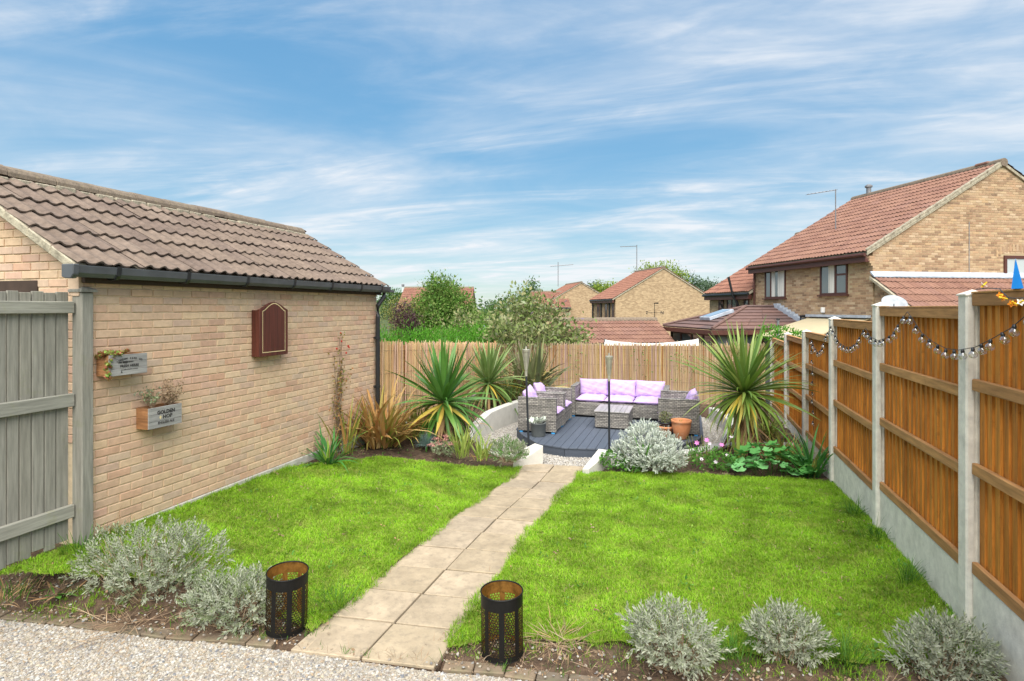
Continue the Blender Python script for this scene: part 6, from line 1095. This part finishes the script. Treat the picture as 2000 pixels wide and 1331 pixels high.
# ------------------------------------------------------------------ hedges, shrubs and trees beyond the screens
def tree(name, label, base, crown, n, size, m, trunk=.08, h=1.5, limbs=5, clump_=0, fill=.5, tmpl=LEAF, rough=.2, up=.35, extra=None, cat_='tree'):
    t = thing(name, label, cat_, base); tr = MB().tube([(0, 0, -.3), (.02, .02, h * .5), (0, 0, h)], [trunk, trunk * .8, trunk * .55], 8)
    for i in range(limbs): b = crown[i % len(crown)]; tr.tube([(0, 0, h * random.uniform(.4, .9)), (b[0] * .5, b[1] * .5, (h + b[2]) * .5), (b[0] + random.gauss(0, b[3] * .3), b[1] + random.gauss(0, b[4] * .3), b[2] + b[5] * random.uniform(.1, .7))], [trunk * .45, trunk * .3, trunk * .12], 5, False)
    tr.obj('trunk', 'bark', t); leaf_cloud('crown', m, crown, n, size, t, tmpl, fill, up, rough, clump_)
    for m2, n2, bl, s2, tm2 in extra or (): leaf_cloud('crown', m2, bl, n2, s2, t, tm2, fill, up, rough, clump_)
    return t
hd = thing('hedge', 'clipped bright green conifer hedge behind the golden reed screen', 'hedge', (-6.3, 11.6, -.6)); hb = []
for i in range(22): s = i / 21; hb.append((.9 * s + random.gauss(0, .06), 8.4 * s - 1.2, 1.92 - .15 * s + random.gauss(0, .03), .55, .42, .52 + random.gauss(0, .05)))
core = MB(); 
for i in range(21): a, b = hb[i], hb[i + 1]; core.tube([(a[0], a[1], 1.0), (b[0], b[1], 1.0)], .3, 6, False)
core.obj('branches', 'bark', hd); leaf_cloud('foliage', 'conifer_bright', hb, 26000, .085, hd, NARROW, .72, .9, .12, 4)
leaf_cloud('foliage', 'conifer_bright', [(b[0], b[1], b[2] - .75, .5, .42, .5) for b in hb], 9000, .1, hd, NARROW, .7, .5, .12, 4)
tree('rounded_shrub', 'tall rounded mid green shrub rising above the hedge', (-8.35, 18.4, -1.0), [(0, 0, 2.5, 1.35, 1.2, 1.2), (.2, -.1, 3.3, .95, .9, .85), (-.75, 0, 2.4, 1.0, .9, 1.0), (.9, 0, 2.3, .95, .8, 1.0), (.1, -.2, 4.0, .5, .5, .4), (-.1, -.4, 2.6, 1.2, .9, 1.0)], 36000, .095, 'shrub_green', h=2.2, clump_=5, extra=[('buddleia', 900, [(0, -.2, 4.1, .75, .6, .42)], .07, NARROW), ('buddleia', 2500, [(-.25, -.9, 2.5, .7, .4, .8), (.3, -.8, 2.0, .8, .4, .6)], .085, LEAF)])
bd = [(0, 0, 2.3, .8, .6, .75), (.75, .2, 2.1, .75, .6, .6), (-.7, 0, 2.1, .75, .6, .6), (1.3, .3, 1.9, .6, .5, .45), (.2, -.2, 2.95, .55, .5, .45), (-.3, 0, 1.6, 1.2, .6, .6), (.9, 0, 1.6, 1.0, .6, .5), (-1.5, -.3, 1.5, .8, .5, .5), (1.75, .4, 2.1, .35, .3, .3), (.95, .1, 2.75, .35, .35, .35), (.3, -1.55, 2.1, .75, .35, .32), (-.1, -1.2, 2.25, .6, .4, .35), (1.0, -1.3, 2.15, .5, .3, .3)]
tree('buddleia', 'straggly grey green buddleia with spent flower spikes', (-4.85, 16.4, -.55), bd, 9000, .125, 'buddleia', h=1.6, limbs=34, clump_=4, fill=.25, rough=.35, extra=[('buddleia_flower', 260, bd, .14, NARROW)])
tree('buddleia', 'loose arching buddleia stems over the rounded shrub foot', (-7.0, 16.2, -.6), [(0, 0, 1.9, .75, .5, .6), (.7, .2, 1.7, .6, .5, .5), (-.4, 0, 1.5, .6, .5, .4), (.4, 0, 2.5, .4, .35, .35)], 3200, .095, 'buddleia', h=1.3, limbs=9, clump_=5, fill=.35, rough=.35)
tree('purple_shrub', 'dark purple leaved shrub near the garage downpipe', (-8.9, 16.6, -.8), [(.1, 0, 2.75, .38, .4, .55), (.35, 0, 2.5, .3, .3, .45)], 1500, .075, 'purple_leaf', h=2, clump_=4)
tree('yellow_shrub', 'yellowish green feathery shrub beside the purple one', (-9.4, 17.4, -.8), [(-.3, 0, 2.7, .55, .5, .8), (.5, 0, 2.75, .65, .5, .65), (.1, 0, 3.0, .6, .5, .45)], 3800, .075, 'yellow_shrub', h=2, clump_=4, tmpl=NARROW)
tree('broad_tree', 'small round tree beside the gutter end in the distance', (-30.6, 54.5, -2.3), [(0, 0, 5.0, 1.4, 1.3, 1.3), (.6, 0, 5.6, .9, .9, .8)], 2600, .2, 'tree_green', trunk=.15, h=4, clump_=4)
tree('broad_tree', 'dark rounded tree between the rounded shrub and the buddleia', (-9.6, 30.2, -1.6), [(0, 0, 3.6, 1.2, 1.0, .95), (1.1, .2, 3.5, 1.0, .9, .85), (-.9, 0, 3.2, 1.0, .9, .8), (.4, 0, 2.6, 1.6, 1.0, 1.0)], 9000, .12, 'tree_green', trunk=.14, h=3, clump_=5)
tree('conifer_tree', 'dark pointed conifer left of the smaller gabled house', (-16.6, 60.5, -2.4), [(0, 0, 5.5, 1.4, 1.3, 1.5), (.1, 0, 6.9, .6, .6, .9), (-1.2, 0, 5.2, 1.2, 1, 1.0), (1.7, 0, 5.2, 1.2, 1, .9)], 4200, .2, 'tree_green', trunk=.18, h=5, clump_=4)
tree('lime_tree', 'yellow green tree crown above the middle gabled house', (-3.6, 72.5, -2.4), [(-1.2, 0, 8.7, 1.8, 1.6, 1.3), (1.0, 0, 9.0, 1.8, 1.6, 1.2), (2.4, 0, 8.2, 1.2, 1.2, 1.0), (0, 0, 7.6, 2.8, 2, 1.5)], 5200, .24, 'tree_lime', trunk=.25, h=7, clump_=4)
tree('lime_tree', 'low yellow green tree between the two gabled houses', (-11.4, 80.5, -2.4), [(0, 0, 7.2, 1.7, 1.4, .9), (1.4, 0, 6.9, 1.3, 1.2, .9)], 2200, .26, 'tree_lime', trunk=.2, h=6, clump_=4)
tree('blue_green_tree', 'blue green trees on the skyline right of the middle gabled house', (1.2, 80, -2.4), [(-1.2, 0, 8.0, 1.2, 1.2, 1.1), (.6, 0, 7.4, 1.3, 1.2, 1.1), (2.2, 0, 7.0, 1.2, 1.2, 1.1), (0, 0, 6.4, 2.6, 1.6, 1.5)], 4200, .24, 'tree_blue', trunk=.2, h=6, clump_=4)
tree('blue_green_tree', 'hazy tree peeking left of the lime tree between roofs', (-12.9, 82, -2.4), [(0, 0, 7.2, 1.0, 1.0, 1.0), (-.9, 0, 6.9, .9, .9, .8)], 1600, .26, 'tree_blue', trunk=.2, h=6, clump_=4)
tree('vine', 'bright leafy vine behind the fence right of the palm plume', (2.15, 14.6, -.3), [(0, 0, 2.0, .35, .3, .22), (-.3, .2, 2.05, .28, .25, .2), (.25, .1, 1.9, .3, .25, .2)], 1000, .06, 'conifer_bright', trunk=.03, h=1.6, cat_='climber')
pl_ = thing('washing_line_post', 'thin grey pole behind the fence near the vine', 'pole', (2.1, 15.3, -.4)); MB().tube([(0, 0, 0), (0, 0, 2.45)], .03, 8).obj('pole', 'aerial', pl_); MB().lathe([(0, 0), (.05, 0), (.05, .03), (0, .03)], 10, (0, 0, 2.455)).obj('cap', 'black_plastic', pl_)
lp = thing('lamp_post', 'thin white pole on the skyline left of the rounded shrub', 'lamp post', (-28.779, 53.889, -2.3)); MB().tube([(0, 0, 0), (0, 0, 6.9)], [.11, .06], 8).obj('column', 'white_plastic', lp); MB().box(-.12, -.12, 6.9, .12, .12, 7.15).obj('head', 'aerial', lp, bevel=.03)
# far tree line on the horizon
fb = [(x_ + random.gauss(0, 6), 230 + random.gauss(0, 30), random.uniform(-1, 2.2), random.uniform(9, 18), 10, random.uniform(3, 6.5)) for x_ in np.arange(-330, 240, 11)]
wd = leaf_cloud('distant_wood', 'tree_blue', fb, 26000, 1.5, None, LEAF, .7, .3, .2); wd['kind'] = 'stuff'
